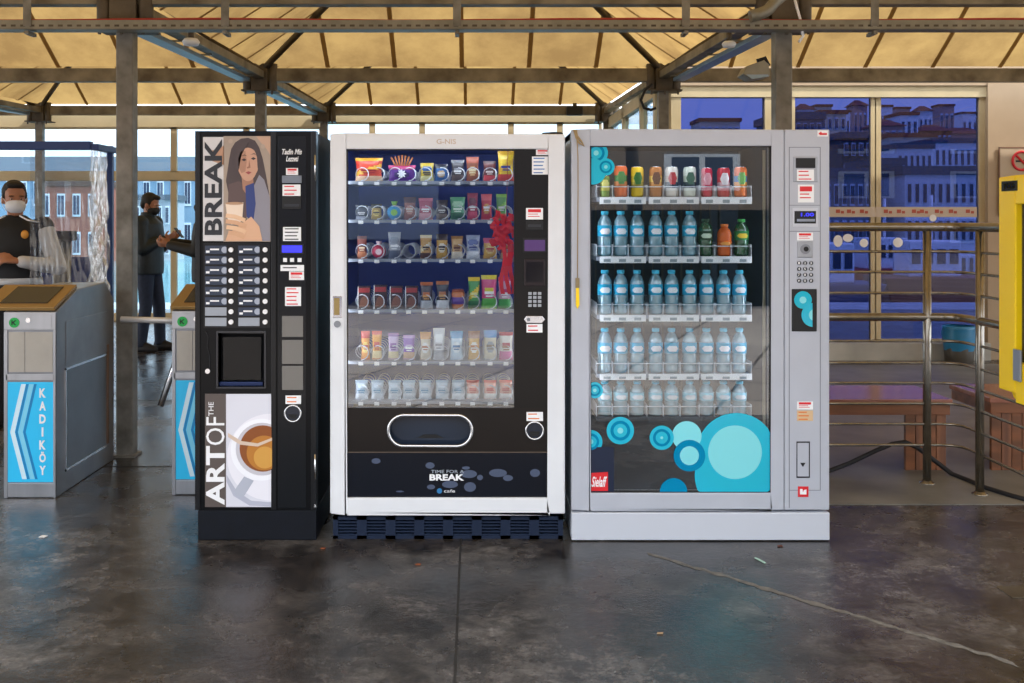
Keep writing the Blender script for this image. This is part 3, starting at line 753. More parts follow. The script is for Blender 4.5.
def cup_ring(px, py, r, par, Yp, name='coin_return'):
    p = Vector((X(px, Yp), Yp, Z(py, Yp))); R = r*Yp/F
    o = MB().cyl(p-Vector((0, .002, 0)), p+Vector((0, .001, 0)), R*.98, n=32).build(name, mat('cup_dark', '1c2230', .2), par)
    MB().tube([p+Vector((R*math.cos(i*PI/16), -.005, R*math.sin(i*PI/16))) for i in range(32)], R*.13, 8, closed=True).build('chrome_ring', M_chrome, o)
    MB().poly([(p.x-R*.6, p.z-R*.1), (p.x+R*.6, p.z-R*.1), (p.x+R*.4, p.z-R*.62), (p.x-R*.4, p.z-R*.62)], p.y-.004, p.y-.002).build('return_flap', M_blk2, o)
cup_ring(293, 413.4, 8, t, YY)
MB().cyl((X(208, Y0), Y0-.008, Z(371, Y0)), (X(208, Y0), Y0, Z(371, Y0)), .011, n=20).build('lock', M_chrome, t)
MB().tube([(X(a_, Y0), Y0-.003, Z(b_, Y0)) for a_, b_ in ((206, 331), (208.5, 337), (207.5, 346), (210, 356), (210, 366), (208.5, 371))], .0025, 6).build('seal_cord', M_rub, t)
for b, dd in ((155, 181), (454, 480)):
    MB().cyl((X(315.2, Y0), Y0-.004, Z(dd, Y0)), (X(315.2, Y0), Y0-.004, Z(b, Y0)), .004, n=10).build('hinge', M_chrome, t)
text('2', 314.2, 504.5, 316, 507, Y0-.0065, M_paper, t)

# ------------------------------------------------------------------ snack machine
t = snack = thing('snack_machine', 'white-framed glass-fronted snack vending machine with black control strip', 'vending machine', (X(447, Y0), Y0+.4, 0))
xL, xR, zT, zB = X(330, Y0), X(565, Y0), Z(134, Y0), Z(514, Y0)
ix0, ix1, iz0, iz1 = X(346, Y0), X(548.5, Y0), Z(498, Y0), Z(149, Y0)
mb = MB()
mb.box(xL, ix0, Y0, Y0+.055, zB, zT).box(ix1, xR, Y0, Y0+.055, zB, zT).box(ix0, ix1, Y0, Y0+.055, iz1, zT).box(ix0, ix1, Y0, Y0+.055, zB, iz0)
mb.build('door_frame', M_white, t, .006)
yI = Y0+.06; yB = Y0+.80
mb = MB()  # cabinet shell, open at the front
mb.box(xL+.012, xL+.035, yI, yB, .03, zT-.01).box(xR-.035, xR-.012, yI, yB, .03, zT-.01).box(xL+.012, xR-.012, yI, yB, zT-.035, zT-.01).box(xL+.012, xR-.012, yB-.02, yB, .03, zT-.01)
mb.box(xL+.012, xR-.012, yI, yB, .115, .16)
mb.build('cabinet', mat('cab_black', '15171c', .4), t)
xg = X(514, Y0)
MB().box(xL+.036, X(514, Y0+.7)+.15, yB-.026, yB-.021, .5, zT-.036).box(xL+.0355, xL+.038, yI+.05, yB-.03, .5, zT-.036).box(xL+.036, xR-.036, yI+.05, yB-.03, zT-.040, zT-.0355).build('liner', M_navyrefl, t)
# black inner mask, control strip and lower panels
Ym = Y0+.012
mb = MB().pbox(514, 149, 548.5, 408, Ym, .03); ctl = mb.build('control_panel', mat('ctl', '0c0908', .3, spec=.35), t)
mid = MB(); SL = (388.5, 415, 472, 446)
mid.pbox(346, 408, 548.5, 415, Ym, .03).pbox(346, 446, 548.5, 452, Ym, .03).pbox(346, 415, SL[0], 446, Ym, .03).pbox(SL[2], 415, 548.5, 446, Ym, .03)
# corner fillers of the oval slot
r_ = (SL[3]-SL[1])/2
for sx, cx in ((-1, SL[0]+r_), (1, SL[2]-r_)):
    for sy in (-1, 1):
        pts = [(cx+sx*r_, 430.5+sy*r_)]+[(cx+sx*r_*math.sin(q*PI/16), 430.5+sy*r_*math.cos(q*PI/16)) for q in range(9)]
        mid.ppoly(pts, Ym, .03)
mid.build('delivery_panel', mat('brownblk', '18110d', .35, spec=.35, noise=.3, scale=6), t)
low = MB().pbox(346, 452.6, 548.5, 498, Ym+.001, .03).build('advert_panel', mat('adpanel', '070c18', .25, spec=.35), t)
MB().pbox(346, 451.8, 548.5, 452.8, Ym-.001, .02).build('seam_line', mat('seamc', '5a4c40', .4), t)
ov = []
for q in range(40):
    an = 2*PI*q/40; cx = SL[2]-r_ if math.cos(an) > 0 else SL[0]+r_
    ov.append(Vector((X(cx+r_*math.cos(an), Ym), Ym-.004, Z(430.5+r_*math.sin(an), Ym))))
MB().tube(ov, .008, 8, closed=True).build('slot_rim', M_chrome, t)
fp = MB().pbox(386, 412, 475, 449, Ym+.05, .008).build('delivery_flap', mat('flapd', '222c3c', .2), t)
MB().ppoly([(417, 438), (424, 434.5), (436, 434.5), (444, 438)], Ym+.047, .002).build('flap_grip', M_blk2, fp)
text('TIME FOR A', 431, 470, 464, 473.2, Ym-.0005, mat('txtgrey', 'a8b0bc', .4), low, bold=0)
text('BREAK', 429.5, 474.2, 464, 480.6, Ym-.0005, M_paper, low, bold=.04)
MB().ppoly(circ(439.5, 491, 2.6), Ym, .001).build('logo_dot', mat('ldot', '2f78b0', .4), low)
text('cafe', 444, 489.5, 455, 492.5, Ym-.0005, M_paper, low, bold=0)
sp = mat('splash', '47526a', .5)
for a, b, r, s in ((376, 461, 4.5, .6), (430, 465.5, 4.5, .7), (466, 468, 4, .4), (469, 474, 8, .5), (480, 477.5, 3, .9), (498, 473, 9, .45), (508, 478, 5, .6), (535, 473, 5, .8), (450, 484.5, 8, .45), (470, 487, 6, .8), (431, 487, 4, .6), (400, 491.5, 4, .2)):
    MB().ppoly(circ(a, b, r, sy=s, n=16), Ym+.0002, .0006).build('splash_mark', sp, low)
MB().pbox(346, 149, 514, 407.5, Ym+.004, .005).build('glass_pane', G_pane, t)
MB().pbox(346, 149, 347.6, 408, Ym, .03).pbox(346, 149, 548, 150, Ym, .03).build('pane_gasket', M_rub, t)
# control strip fittings
YY = Ym-.0015
sticker(536, 149.5, 549, 155, YY-.001, ctl, kind=1); sticker(532, 156.5, 548, 174.5, YY, ctl, ink=mat('ink_blue', '4a78b8', .5)); sticker(526, 208, 543, 219.5, YY, ctl, kind=1)
s1 = MB().pbox(526, 221, 543, 230, YY-.004, .006).build('note_slot', M_blk2, ctl, .002); MB().pbox(528, 224.5, 541, 227, YY-.005, .002).build('slot_mouth', mat('mouth', '2b2d33', .3), s1)
ds = MB().pbox(523, 238, 546.5, 252.5, YY-.003, .005).build('display', M_blk2, ctl, .001); MB().pbox(524.5, 240, 545, 251, YY-.0036, .001).build('screen', M_dispg, ds)
s2 = MB().pbox(524, 259, 545, 286, YY-.003, .004).build('card_reader', mat('crd', '1c1014', .25), ctl, .002); MB().pbox(526, 262, 543, 282, YY-.0036, .001).build('reader_window', mat('crdw', '0c080c', .15), s2)
for r in range(4):
    for c in range(3):
        px = 530+c*4.8; py = 293.5+r*4.0
        MB().pbox(px-1.7, py-1.4, px+1.7, py+1.4, YY-.003, .004).build('keypad_key', mat('key', 'a9aeb6', .4, .4), ctl, .0006)
lk = MB().ppoly([(524, 319.5), (526.5, 316), (542, 316), (545, 319.5), (542, 323), (526.5, 323)], YY-.004, .005).build('lock_plate', M_chrome, ctl, .001)
MB().cyl((X(528.5, YY), YY-.008, Z(319.5, YY)), (X(528.5, YY), YY-.003, Z(319.5, YY)), .008).build('lock_button', mat('grey_pl', '80868e', .3, .6), lk)
sticker(526.5, 324, 542.5, 332.5, YY, ctl); sticker(526.5, 412, 543, 421, Ym-.0015, t, ink=M_orange); cup_ring(534.5, 430.5, 8.6, t, Ym)
# door handle and lock at the left frame
hp_ = MB().pbox(332.5, 296, 342, 318, Y0-.004, .005).build('latch', M_chrome, t, .002); MB().pbox(334, 298, 339.5, 315, Y0-.005, .002).build('latch_recess', mat('brass', 'a08a5a', .35, .6), hp_)
MB().cyl((X(337.5, Y0), Y0-.01, Z(324, Y0)), (X(337.5, Y0), Y0, Z(324, Y0)), .015, n=24).build('lock', M_steelD, t)
text('G-NIS', 436.5, 139, 456, 144, Y0-.0012, mat('faint', 'c9b8a8', .5), t)
# grille plinth
g = MB().pbox(333, 516.5, 563, 520, Y0+.03, .04).pbox(333, 535.5, 563, 540.5, Y0+.03, .04)
for i in range(9):
    cx = 333+i*(230/8.0); g.pbox(max(333, cx-5), 516.5, min(563, cx+5), 540, Y0+.03, .04)
for r in range(5): g.pbox(333, 521.5+r*3.1, 563, 523+r*3.1, Y0+.035, .03)
g.build('plinth_grille', mat('grille', '18243a', .5, spec=.3), t)
MB().box(X(333, Y0)+.03, X(563, Y0)-.02, Y0+.08, Y0+.76, 0, .115).build('plinth', M_blk2, t)
# LED strips: hidden behind the top and side of the frame
MB().box(ix0, X(510, Y0), Y0+.06, Y0+.075, iz1+.012, iz1+.022).build('led_tube', M_led, t)
for xx in (ix0-.018, xR-.045): MB().box(xx, xx+.008, Y0+.062, Y0+.075, iz0+.45, iz1-.02).build('led_tube', M_led, t)
# shelves
COLX = [361.6, 377.5, 394.6, 409, 425, 442, 458, 472.7, 490, 505.7]
ROWY = [184, 222.6, 261.7, 312.4, 364, 404]
YP = Y0+.12
def coil(px, zb_, par):
    xc = X(px, YP); R = .031; pts = []
    for i in range(6*14+1):
        an = 2*PI*i/14-PI/2; pts.append((xc+R*math.cos(an), YP-.015+.07*i/14, zb_+R+.004+R*math.sin(an)))
    return MB().tube(pts, .0024, 5).build('spiral', M_coil, par)
SHZ = []
for r, ry in enumerate(ROWY):
    z = Z(ry-2.5, YP-.03); SHZ.append(z)
    s = MB().box(xL+.04, X(516, YP), YP-.03, YP+.5, z-.004, z).box(xL+.04, X(516, YP), YP-.032, YP-.028, z-.012, z+.002).build('shelf', M_shelf, t)
    for c, px in enumerate(COLX):
        if r == 0 and c == 0: pass
        coil(px, z, s)
        MB().box(X(px, YP)-.011, X(px, YP)+.011, YP-.0345, YP-.032, z-.017, z-.002).build('price_tag', M_paper, s)
# snack packets
def packet(w, h, d, cols, pat):
    """pillow pack: grid front and back, crimped ends; pat(u,v)->slot; local coords, base at 0"""
    mb = MB(); nu, nv = 10, 16
    for sgn in (-1, 1):
        vs = []
        for j in range(nv+1):
            v = j/nv
            for i in range(nu+1):
                u = i/nu
                e = (1-abs(2*u-1)**2.5); q = min(1, min(v, 1-v)/.08)
                bul = d/2*max(0, e)**.6*max(0, math.sin(PI*min(max((v-.05)/.9, 0), 1)))**.5
                pinch = 1-.12*math.sin(PI*v)
                wr = .0012*math.sin(u*23+v*9)*math.sin(v*31)
                vs.append(((u-.5)*w*pinch, sgn*(bul+.0008+abs(wr)*(bul > .002)), v*h))
        for j in range(nv):
            for i in range(nu):
                mb.add([vs[j*(nu+1)+i], vs[j*(nu+1)+i+1], vs[(j+1)*(nu+1)+i+1], vs[(j+1)*(nu+1)+i]], [(0, 1, 2, 3)], pat((i+.5)/nu, (j+.5)/nv) if sgn < 0 else 0, True)
    return mb
def pat_band(u, v): return 1 if v > .72 else (2 if ((u-.5)/.34)**2+((v-.42)/.2)**2 < 1 else 0)
def pat_logo(u, v): return 1 if ((u-.5)/.4)**2+((v-.68)/.13)**2 < 1 else (2 if v < .34 else 0)
def pat_str(u, v): return 1 if abs(v-.5-.3*(u-.5)) < .09 else (2 if v < .26 else (0 if v < .9 else 1))
def pat_bot(u, v): return 2 if v < .3 else (1 if v > .86 or (.45 < v < .62 and .15 < u < .85) else 0)
PATS = [pat_band, pat_logo, pat_str, pat_bot]
def make_snack(r, c, kind, px0, px1, top, cols, pi, label, tilt=0, cat='snack'):
    """top given in px; stands on shelf r"""
    ms = [mat('foil_'+h, h, .3, spec=.7) for h in cols]
    z = SHZ[r]; yy = YP+.035; w = (px1-px0)*yy/F; h = Z(top, yy)-z; xc = X((px0+px1)/2, yy)
    tt = None
    if kind == 'pouch' or kind == 'bar':
        d = .034 if kind == 'pouch' else .018
        mb = packet(w, h, d, cols, PATS[pi]); name = 'snack_bag' if kind == 'pouch' else 'wrapped_bar'
        tt = thing(name, label, cat, (xc, yy, z), 'snacks on shelf %d of the snack machine' % (r+1))
        mb.v = [(v[0]+xc, v[1]+yy, v[2]+z) for v in mb.v]
        mb.build('wrapper', ms, tt)
        k = MB(); n = 10
        for j in range(2):
            zz = z+(h-.009 if j else .001)
            for i in range(n): k.box(xc-w*.46+i*w*.92/n, xc-w*.46+(i+.5)*w*.92/n, yy-.0022, yy+.0022, zz, zz+.007)
        k.build('crimped_seal', ms[1], tt)
        pr = MB(); pr.box(xc-w*.28, xc+w*.28, yy-d/2-.003, yy-d/2-.0018, z+h*.44, z+h*.52).box(xc-w*.2, xc+w*.22, yy-d/2-.003, yy-d/2-.0018, z+h*.36, z+h*.40)
        pr.build('brand_print', ms[3] if len(ms) > 3 else M_paper, tt)
    elif kind == 'box':
        tt = thing('chocolate_box', label, cat, (xc, yy, z), 'snacks on shelf %d of the snack machine' % (r+1))
        MB().box(xc-w/2, xc+w/2, yy-.012, yy+.012, z, z+h).build('carton', ms[0], tt, .001)
        MB().box(xc-w/2+.003, xc+w/2-.003, yy-.0132, yy-.012, z+h*.72, z+h*.92).build('top_band', ms[1], tt)
        MB().poly([(xc-w*.4, z+h*.1), (xc+w*.4, z+h*.1), (xc+w*.3, z+h*.42), (xc+w*.05, z+h*.6), (xc-w*.25, z+h*.45)], yy-.0134, yy-.012).build('biscuit_picture', ms[2], tt)
        MB().box(xc-w*.5, xc-w*.44, yy-.0136, yy+.01, z+.001, z+h-.001).build('side_print', M_paper, tt)
    elif kind == 'pot':
        tt = thing('snack_tub', label, cat, (xc, yy, z), 'snacks on shelf %d of the snack machine' % (r+1))
        MB().lathe([(w*.36, 0), (w*.44, h*.1), (w*.48, h*.8), (w*.4, h*.9)], (xc, yy, z), 20).build('tub', ms[0], tt)
        MB().lathe([(w*.42, h*.88), (w*.42, h*.97), (w*.3, h)], (xc, yy, z), 20).build('lid', ms[1], tt)
        MB().lathe([(w*.462, h*.25), (w*.485, h*.6)], (xc, yy, z), 20).build('tub_label', ms[2], tt)
    elif kind == 'round':
        tt = thing('round_candy', label, cat, (xc, yy, z), 'snacks on shelf %d of the snack machine' % (r+1))
        MB().ball((xc, yy, z+w/2), (w/2, w*.35, w/2), 20).build('wrapper', ms[0], tt)
        MB().cyl((xc, yy-w*.37, z+w/2), (xc, yy-w*.30, z+w/2), w*.22).build('brand_print', ms[1], tt)
        MB().cyl((xc, yy, z+w*.9), (xc, yy, z+w*1.25), w*.1, w*.22).build('twist', ms[1], tt)
    elif kind == 'sticks':
        tt = thing('breadstick_pack', label, cat, (xc, yy, z), 'snacks on shelf %d of the snack machine' % (r+1))
        mb = packet(w, h*.62, .03, cols, PATS[0]); mb.v = [(v[0]+xc, v[1]+yy, v[2]+z) for v in mb.v]; mb.build('wrapper', ms, tt)
        star = []
        for i in range(16):
            R_ = (.012 if i % 2 else .022); star.append((xc+R_*math.cos(i*PI/8), z+h*.3+R_*math.sin(i*PI/8)))
        MB().poly(star, yy-.02, yy-.017).build('star_print', M_paper, tt)
        for i in range(7):
            a_ = (i-3)*.011; MB().cyl((xc+a_*.6, yy, z+h*.45), (xc+a_*1.5, yy, z+h*(1-.03*abs(i-3))), .0042, n=8).build('stick', ms[3], tt)
    return tt
sn = [
 # row, kind, px0, px1, top, colours, pattern, description
 (0, 'pouch', 355, 383, 158, ['d8401c', 'e9b030', 'f0c8a0', 'a01818'], 2, 'wide red and orange snack bag at the left end of the top shelf'),
 (0, 'sticks', 388, 416, 155, ['5a1a8a', 'c03070', '2a1a60', 'b8703c'], 0, 'purple pack with brown sticks fanning out on the top shelf'),
 (0, 'pouch', 420, 434, 163, ['c8b030', '2a5a9a', 'e8e0a0', '303040'], 1, 'yellow and blue bag right of the purple stick pack, top shelf'),
 (0, 'pouch', 434.5, 448, 164, ['2c62a0', '303038', 'c8a878', 'e0e0e0'], 0, 'blue bag beside the yellow and blue one, top shelf'),
 (0, 'pouch', 451, 464.5, 160, ['3a3438', '8a8c92', '6a5850', 'e0e0e0'], 3, 'dark grey wrapped snack in the middle right of the top shelf'),
 (0, 'bar', 466, 479, 157, ['8a4a2c', 'b05030', 'c8a070', 'e8d8b0'], 0, 'tall brown bar with red top on the top shelf'),
 (0, 'bar', 483, 496, 161, ['6a2c28', '4a2422', 'c84048', 'e0d0d0'], 3, 'dark maroon bar left of the yellow bag on the top shelf'),
 (0, 'pouch', 497.5, 514, 151, ['e8c41c', 'd8a818', 'c83828', '2c3c8a'], 2, 'bright yellow crisp bag at the right end of the top shelf'),
 (1, 'bar', 355.5, 368, 205, ['2a2e38', '4a4e58', '9a9ea8', 'd0d0d0'], 2, 'black bar at the left end of the second shelf'),
 (1, 'bar', 371, 382, 204, ['b09030', '3a3424', 'e0c860', '2a2a2a'], 0, 'narrow gold and black bar, second shelf'),
 (1, 'round', 387, 402, 205, ['2a98d8', '8ac848', 'ffffff'], 0, 'round blue and green sweet on the second shelf'),
 (1, 'pouch', 403.5, 416, 197, ['9a5848', '5a3838', 'c89080', 'e0d0c0'], 0, 'brownish pink bag on the second shelf'),
 (1, 'pouch', 418.5, 433, 198, ['b03c58', 'd87890', 'e0a0a8', 'ffffff'], 3, 'pink bag near the middle of the second shelf'),
 (1, 'pouch', 436, 448, 200, ['4a4448', '6a6468', '8a7a70', 'd0d0d0'], 1, 'dark grey bag right of the pink bag, second shelf'),
 (1, 'pouch', 450, 465.5, 197, ['68b088', 'a8d8b8', '3c7858', 'e8f8ea'], 1, 'pale green bag on the second shelf'),
 (1, 'bar', 467, 478, 193, ['a02848', '6a1c34', 'd04868', 'ffffff'], 1, 'tall crimson bar with white print, second shelf'),
 (1, 'bar', 481, 492, 194, ['c83848', 'e06068', 'd8a050', 'ffffff'], 0, 'bar with bright red top on the second shelf'),
 (1, 'bar', 496, 507, 194, ['5a9848', '8ac050', 'c84830', 'ffffff'], 2, 'green and red wrapped snack at the right end of the second shelf'),
 (2, 'bar', 357, 367, 236, ['8a3c28', '5a2c20', 'c87848', 'e0c0a0'], 3, 'brown bar at the left end of the third shelf'),
 (2, 'round', 372, 386, 240, ['c82848', 'f0d0d8', 'ffffff'], 0, 'round crimson sweet on the third shelf'),
 (2, 'pouch', 388, 401, 232, ['a8acb8', '8a90a0', '5a6478', 'f0f0f4'], 1, 'silver bag standing alone left of an empty coil, third shelf'),
 (2, 'pouch', 420, 432, 235, ['c89850', 'e8d8b0', '5a3820', '2a2020'], 2, 'gold and white bag right of the empty coil, third shelf'),
 (2, 'pouch', 436, 448, 234, ['d0a040', '3a2c20', 'e8dcc0', '2a2020'], 0, 'gold bag with black top, third shelf'),
 (2, 'pouch', 451, 463, 236, ['d8b078', 'a87838', 'f0e4d0', '6a3820'], 3, 'pale gold bag right of the black-topped one, third shelf'),
 (2, 'pouch', 466, 480, 235, ['a8b4d0', '5868a8', 'e8ecf4', '3c4888'], 1, 'white and blue bag on the third shelf'),
 (2, 'pouch', 483, 497, 238, ['e0b048', 'd86888', 'f0d890', 'c02848'], 0, 'yellow and pink bag on the third shelf'),
 (2, 'pouch', 500, 513, 240, ['d05028', 'e8a030', 'f0c8a0', 'ffffff'], 1, 'orange-red bag at the right end of the third shelf'),
 (3, 'box', 358, 370.5, 286, ['3a2018', '9a2820', '7a4a30'], 0, 'brown chocolate box, first of four at left of the fourth shelf'),
 (3, 'box', 374, 387, 285, ['3a2018', 'a02c24', '7a4a30'], 0, 'brown chocolate box, second of four on the fourth shelf'),
 (3, 'box', 390, 403, 286, ['402418', '982820', '84503a'], 0, 'brown chocolate box, third of four on the fourth shelf'),
 (3, 'box', 405.5, 418, 286, ['402418', 'a83028', '84503a'], 0, 'brown chocolate box, fourth of four on the fourth shelf'),
 (3, 'pouch', 420, 433, 282, ['3a2c30', 'c06830', 'd0d4dc', 'e0a050'], 3, 'dark bag with orange print right of the chocolate boxes'),
 (3, 'pouch', 436, 449, 281, ['2c2c38', 'b87040', 'e8eaf0', 'd0a060'], 3, 'dark bag with white foot, second right of the chocolate boxes'),
 (3, 'pot', 451, 465, 289, ['d07838', 'a84c20', '6a4aa0'], 0, 'round orange tub on the fourth shelf'),
 (3, 'pouch', 468, 480, 277, ['48a048', 'e8c820', '2c7838', 'f0f0a0'], 2, 'green and yellow bag on the fourth shelf'),
 (3, 'pouch', 481, 497, 275, ['d84880', 'e8d838', '58b040', 'ffffff'], 3, 'wide pink, yellow and green bag on the fourth shelf'),
 (3, 'pouch', 498, 511, 277, ['d8a8c0', 'c83878', '48a848', 'ffffff'], 3, 'pink bag with green foot at the right end of the fourth shelf'),
 (4, 'bar', 361, 370, 331, ['e89838', 'c83838', 'f0d070', 'b02030'], 0, 'yellow bar with red top at the left end of the fifth shelf'),
 (4, 'bar', 372, 382, 331, ['e8a040', 'd04838', 'f0d8a0', 'b02030'], 3, 'second yellow and red bar of the fifth shelf'),
 (4, 'bar', 388, 399, 333, ['c8b0d8', '8a58a8', 'd8c8a0', '6a3890'], 3, 'pale lilac bar with gold print, fifth shelf'),
 (4, 'bar', 403, 415, 335, ['8a58b8', 'b890d0', 'd8b090', 'ffffff'], 3, 'purple bar on the fifth shelf'),
 (4, 'pouch', 420, 431, 332, ['e0d4c0', 'c88838', 'f0f0f0', 'a05828'], 0, 'white bag with amber top, fifth shelf'),
 (4, 'pouch', 433, 445, 328, ['d8dce4', 'f0f4f8', 'b0b4bc', '888c98'], 1, 'plain white leaning bag, tallest in the middle of the fifth shelf'),
 (4, 'pouch', 450, 463, 331, ['c8e0f0', '3898d0', 'e8f4fa', '2878b0'], 0, 'white bag with bright blue top, fifth shelf'),
 (4, 'pouch', 468, 480, 331, ['e0b060', '8a4820', 'f4f0e8', 'c07028'], 0, 'amber and white bag with brown top, fifth shelf'),
 (4, 'pouch', 483.5, 497, 330, ['d8d0b8', '3c88c8', '98a0a8', '786850'], 0, 'cream bag with blue top and grey foot, fifth shelf'),
 (4, 'pouch', 499, 513, 332, ['e8e0d8', 'c04858', 'e070a8', 'a06848'], 3, 'cream bag with pink foot at the right end of the fifth shelf'),
]
cc = {}
for r, kind, a, b, top, cols, pi, lb in sn:
    make_snack(r, 0, kind, a, b, top, cols, pi, lb)
for i, px in enumerate(COLX):
    red = i >= 7
    cols = ['e8a898', 'd04838', 'f4ece8', 'c03030'] if red else ['c8d8e4', 'a0b8cc', 'e8f0f6', '5890b0']
    nm = ('red and white' if red else 'pale silver-blue')
    make_snack(5, i, 'pouch', px-6.5, px+6.5, 380, cols, 3, '%s packet, %s from left on bottom shelf of snack machine' % (nm, ORD[i]))
# red ribbon flowers hanging at right inside the glass
Yr = Y0+.05
t = thing('ribbon_rosette', 'crumpled bright red ribbon rosette hanging in the snack machine at right', 'ribbon', (X(505, Yr), Yr, Z(300, Yr)))
M_rib = mat('red_ribbon', 'e01818', .4)
mb = MB(); random.seed(3)
for i in range(60):
    c = Vector((X(503+random.gauss(0, 5), Yr), Yr+random.uniform(-.01, .015), Z(233+random.gauss(0, 8), Yr)))
    a = Vector((random.uniform(-1, 1), random.uniform(-.6, .6), random.uniform(-1, 1))).normalized()*.022; b = a.cross(Vector((random.uniform(-1, 1), 1, random.uniform(-1, 1)))).normalized()*.013
    mb.add([c-a-b, c+a-b*.3, c+a*.8+b, c-a*.7+b, c+Vector((0, -.012, 0))], [(0, 1, 4), (1, 2, 4), (2, 3, 4), (3, 0, 4)], 0, True)
mb.build('bow_loops', M_rib, t)
mb = MB()
for k, dx in enumerate((-3, 2, 6)):
    pts = [(X(506+dx+2*math.sin(i*.9+k), Yr), Yr+.005*k, Z(245+i*7, Yr)) for i in range(8)]
    for i in range(7):
        a, b = Vector(pts[i]), Vector(pts[i+1]); w = Vector((.009, .004*math.sin(i), 0)); mb.add([a-w, a+w, b+w, b-w], [(0, 1, 2, 3)], 0, True)
mb.build('ribbon_tail', M_rib, t)
MB().tube([(X(506, Yr), Yr, Z(225, Yr)), (X(507, Yr), Yr, Z(190, Yr)), (X(508, Yr), Yr, iz1+.005)], .0012, 5).build('hanging_thread', M_redc, t)
o = MB().ppoly([(540, 134), (543, 131.6), (555, 130.8), (562, 131.4), (564, 134)], Y0+.05, .09).build('folded_tarp', M_rub); tag(o, 'flat black scrap lying on top of the snack machine at right', 'cloth'); rebase(o)
o.location.z = zT

# ------------------------------------------------------------------ drinks machine
t = drinks = thing('drinks_machine', 'silver glass-fronted cold drinks vending machine with cyan bubble decals', 'vending machine', (X(700, Y0), Y0+.4, 0))
GX0, GX1, GY0, GY1 = 590, 771.5, 146, 493
xL2, xR2, zT2 = X(571.5, Y0), X(829.5, Y0), Z(129.5, Y0)
mb = MB(); mb.pbox(571.5, 129.5, GX0, 510, Y0, .06).pbox(GX1, 129.5, 784, 510, Y0, .06).pbox(GX0, 129.5, GX1, GY0, Y0, .06).pbox(GX0, GY1, GX1, 510, Y0, .06)
df = mb.build('door_frame', M_silver, t, .004)
cp = MB().pbox(784.6, 129.5, 829.5, 510, Y0, .06).build('control_column', M_silver, t, .004)
MB().box(xL2, xR2, Y0-.004, Y0+.8, 0.004, Z(512.5, Y0)).build('base_panel', M_silver2, t, .004)
MB().box(xL2+.05, xL2+.1, Y0+.05, Y0+.1, 0, .004).box(xR2-.1, xR2-.05, Y0+.05, Y0+.1, 0, .004).box(xL2+.05, xL2+.1, Y0+.65, Y0+.7, 0, .004).box(xR2-.1, xR2-.05, Y0+.65, Y0+.7, 0, .004).build('feet', M_rub, t)
yI = Y0+.06; yB = Y0+.84; zb2 = Z(512, Y0)
mb = MB(); mb.box(xL2+.006, xL2+.04, yI, yB, zb2, zT2-.004).box(xR2-.19, xR2-.004, yI, yB, zb2, zT2-.004).box(xL2+.006, xR2-.004, yI, yB, zT2-.035, zT2-.004).box(xL2+.006, xR2-.004, yB-.02, yB, zb2, zT2-.004).box(xL2+.04, xR2-.19, yI, yB-.02, zb2, zb2+.02)
mb.build('cabinet', M_white, t)
mb = MB(); mb.box(xL2+.0405, xL2+.044, yI, yB-.02, zb2+.02, zT2-.036).box(xR2-.194, xR2-.1905, yI, yB-.02, zb2+.02, zT2-.036).box(xL2+.04, xR2-.19, yB-.026, yB-.0205, zb2, zT2-.036).box(xL2+.04, xR2-.19, yI, yB-.02, zT2-.040, zT2-.0355).box(xL2+.04, xR2-.19, yI, yB-.02, zb2+.0205, zb2+.024)
mb.build('liner', M_inner, t)
mb = MB()
for i in range(16): mb.box(xL2+.1+i*.05, xL2+.108+i*.05, yB-.06, yB-.05, zb2+.4, zT2-.15)
mb.build('rear_ribs', M_innerg, t)
gp = MB().pbox(GX0, GY0, GX1, GY1, Y0+.012, .005).build('glass_pane', G_pane, t)
mb = MB().pbox(GX0, GY0, GX0+1.2, GY1, Y0+.006, .03).pbox(GX1-1.2, GY0, GX1, GY1, Y0+.006, .03).pbox(GX0, GY0, GX1, GY0+1, Y0+.006, .03).pbox(GX0, GY1-1, GX1, GY1, Y0+.006, .03)
mb.build('pane_gasket', M_rub, t)
MB().pbox(763, 150, 765.5, 470, Y0+.05, .01).build('inner_hinge_rod', mat('rod', '9c9480', .3, .6), t)
# decals on the glass
YG = Y0+.0105
def Dq(x, y): return (565+x/3.793, 370+y/3.793)
def Uq(x, y): return (565+x/3.793, 120+y/3.793)
clipG = (GX0+1.3, GY0+1.1, GX1-1.3, GY1-1.1)
def bub(cx, cy, r, fn, k=0, mats=(M_bubble, M_bubble2), inner=.36, ic=None, dark=False):
    px, py = fn(cx, cy); R_ = r/3.793
    o = MB().ppoly(circ(px, py, R_, clipG, 48), YG-.0004*k, .0004).build('bubble_decal', M_bubble3 if dark else mats[0], gp)
    if inner > .5:
        qx, qy = ic and fn(*ic) or (px, py)
        MB().ppoly(circ(qx, qy, R_*inner, clipG, 48), YG-.0004*k-.0003, .0003).build('bubble_core', mats[1], o)
    elif inner:
        MB().ppoly(circ(px, py, R_*.72, clipG, 40), YG-.0004*k-.0003, .0003).build('bubble_ring', M_bubble3, o)
        MB().ppoly(circ(px, py, R_*.5, clipG, 40), YG-.0004*k-.0006, .0003).build('bubble_ring', mats[0], o)
        MB().ppoly(circ(px, py, R_*inner*.6, clipG, 32), YG-.0004*k-.0009, .0003).build('bubble_core', mats[1], o)
bub(118, 125, 45, Uq, 0, inner=.36); bub(105, 195, 50, Uq, 1, inner=0); bub(155, 178, 33, Uq, 2, inner=.34)
bub(113, 77, 31, Dq, 0); bub(210, 230, 52, Dq, 0); bub(98, 272, 44, Dq, 0)
bub(640, 400, 148, Dq, 0, inner=0); bub(650, 315, 152, Dq, 1, inner=.67, ic=(645, 312)); bub(462, 250, 56, Dq, 2, inner=0, mats=(M_bubble2, M_bubble)); bub(367, 257, 46, Dq, 3, inner=.2)
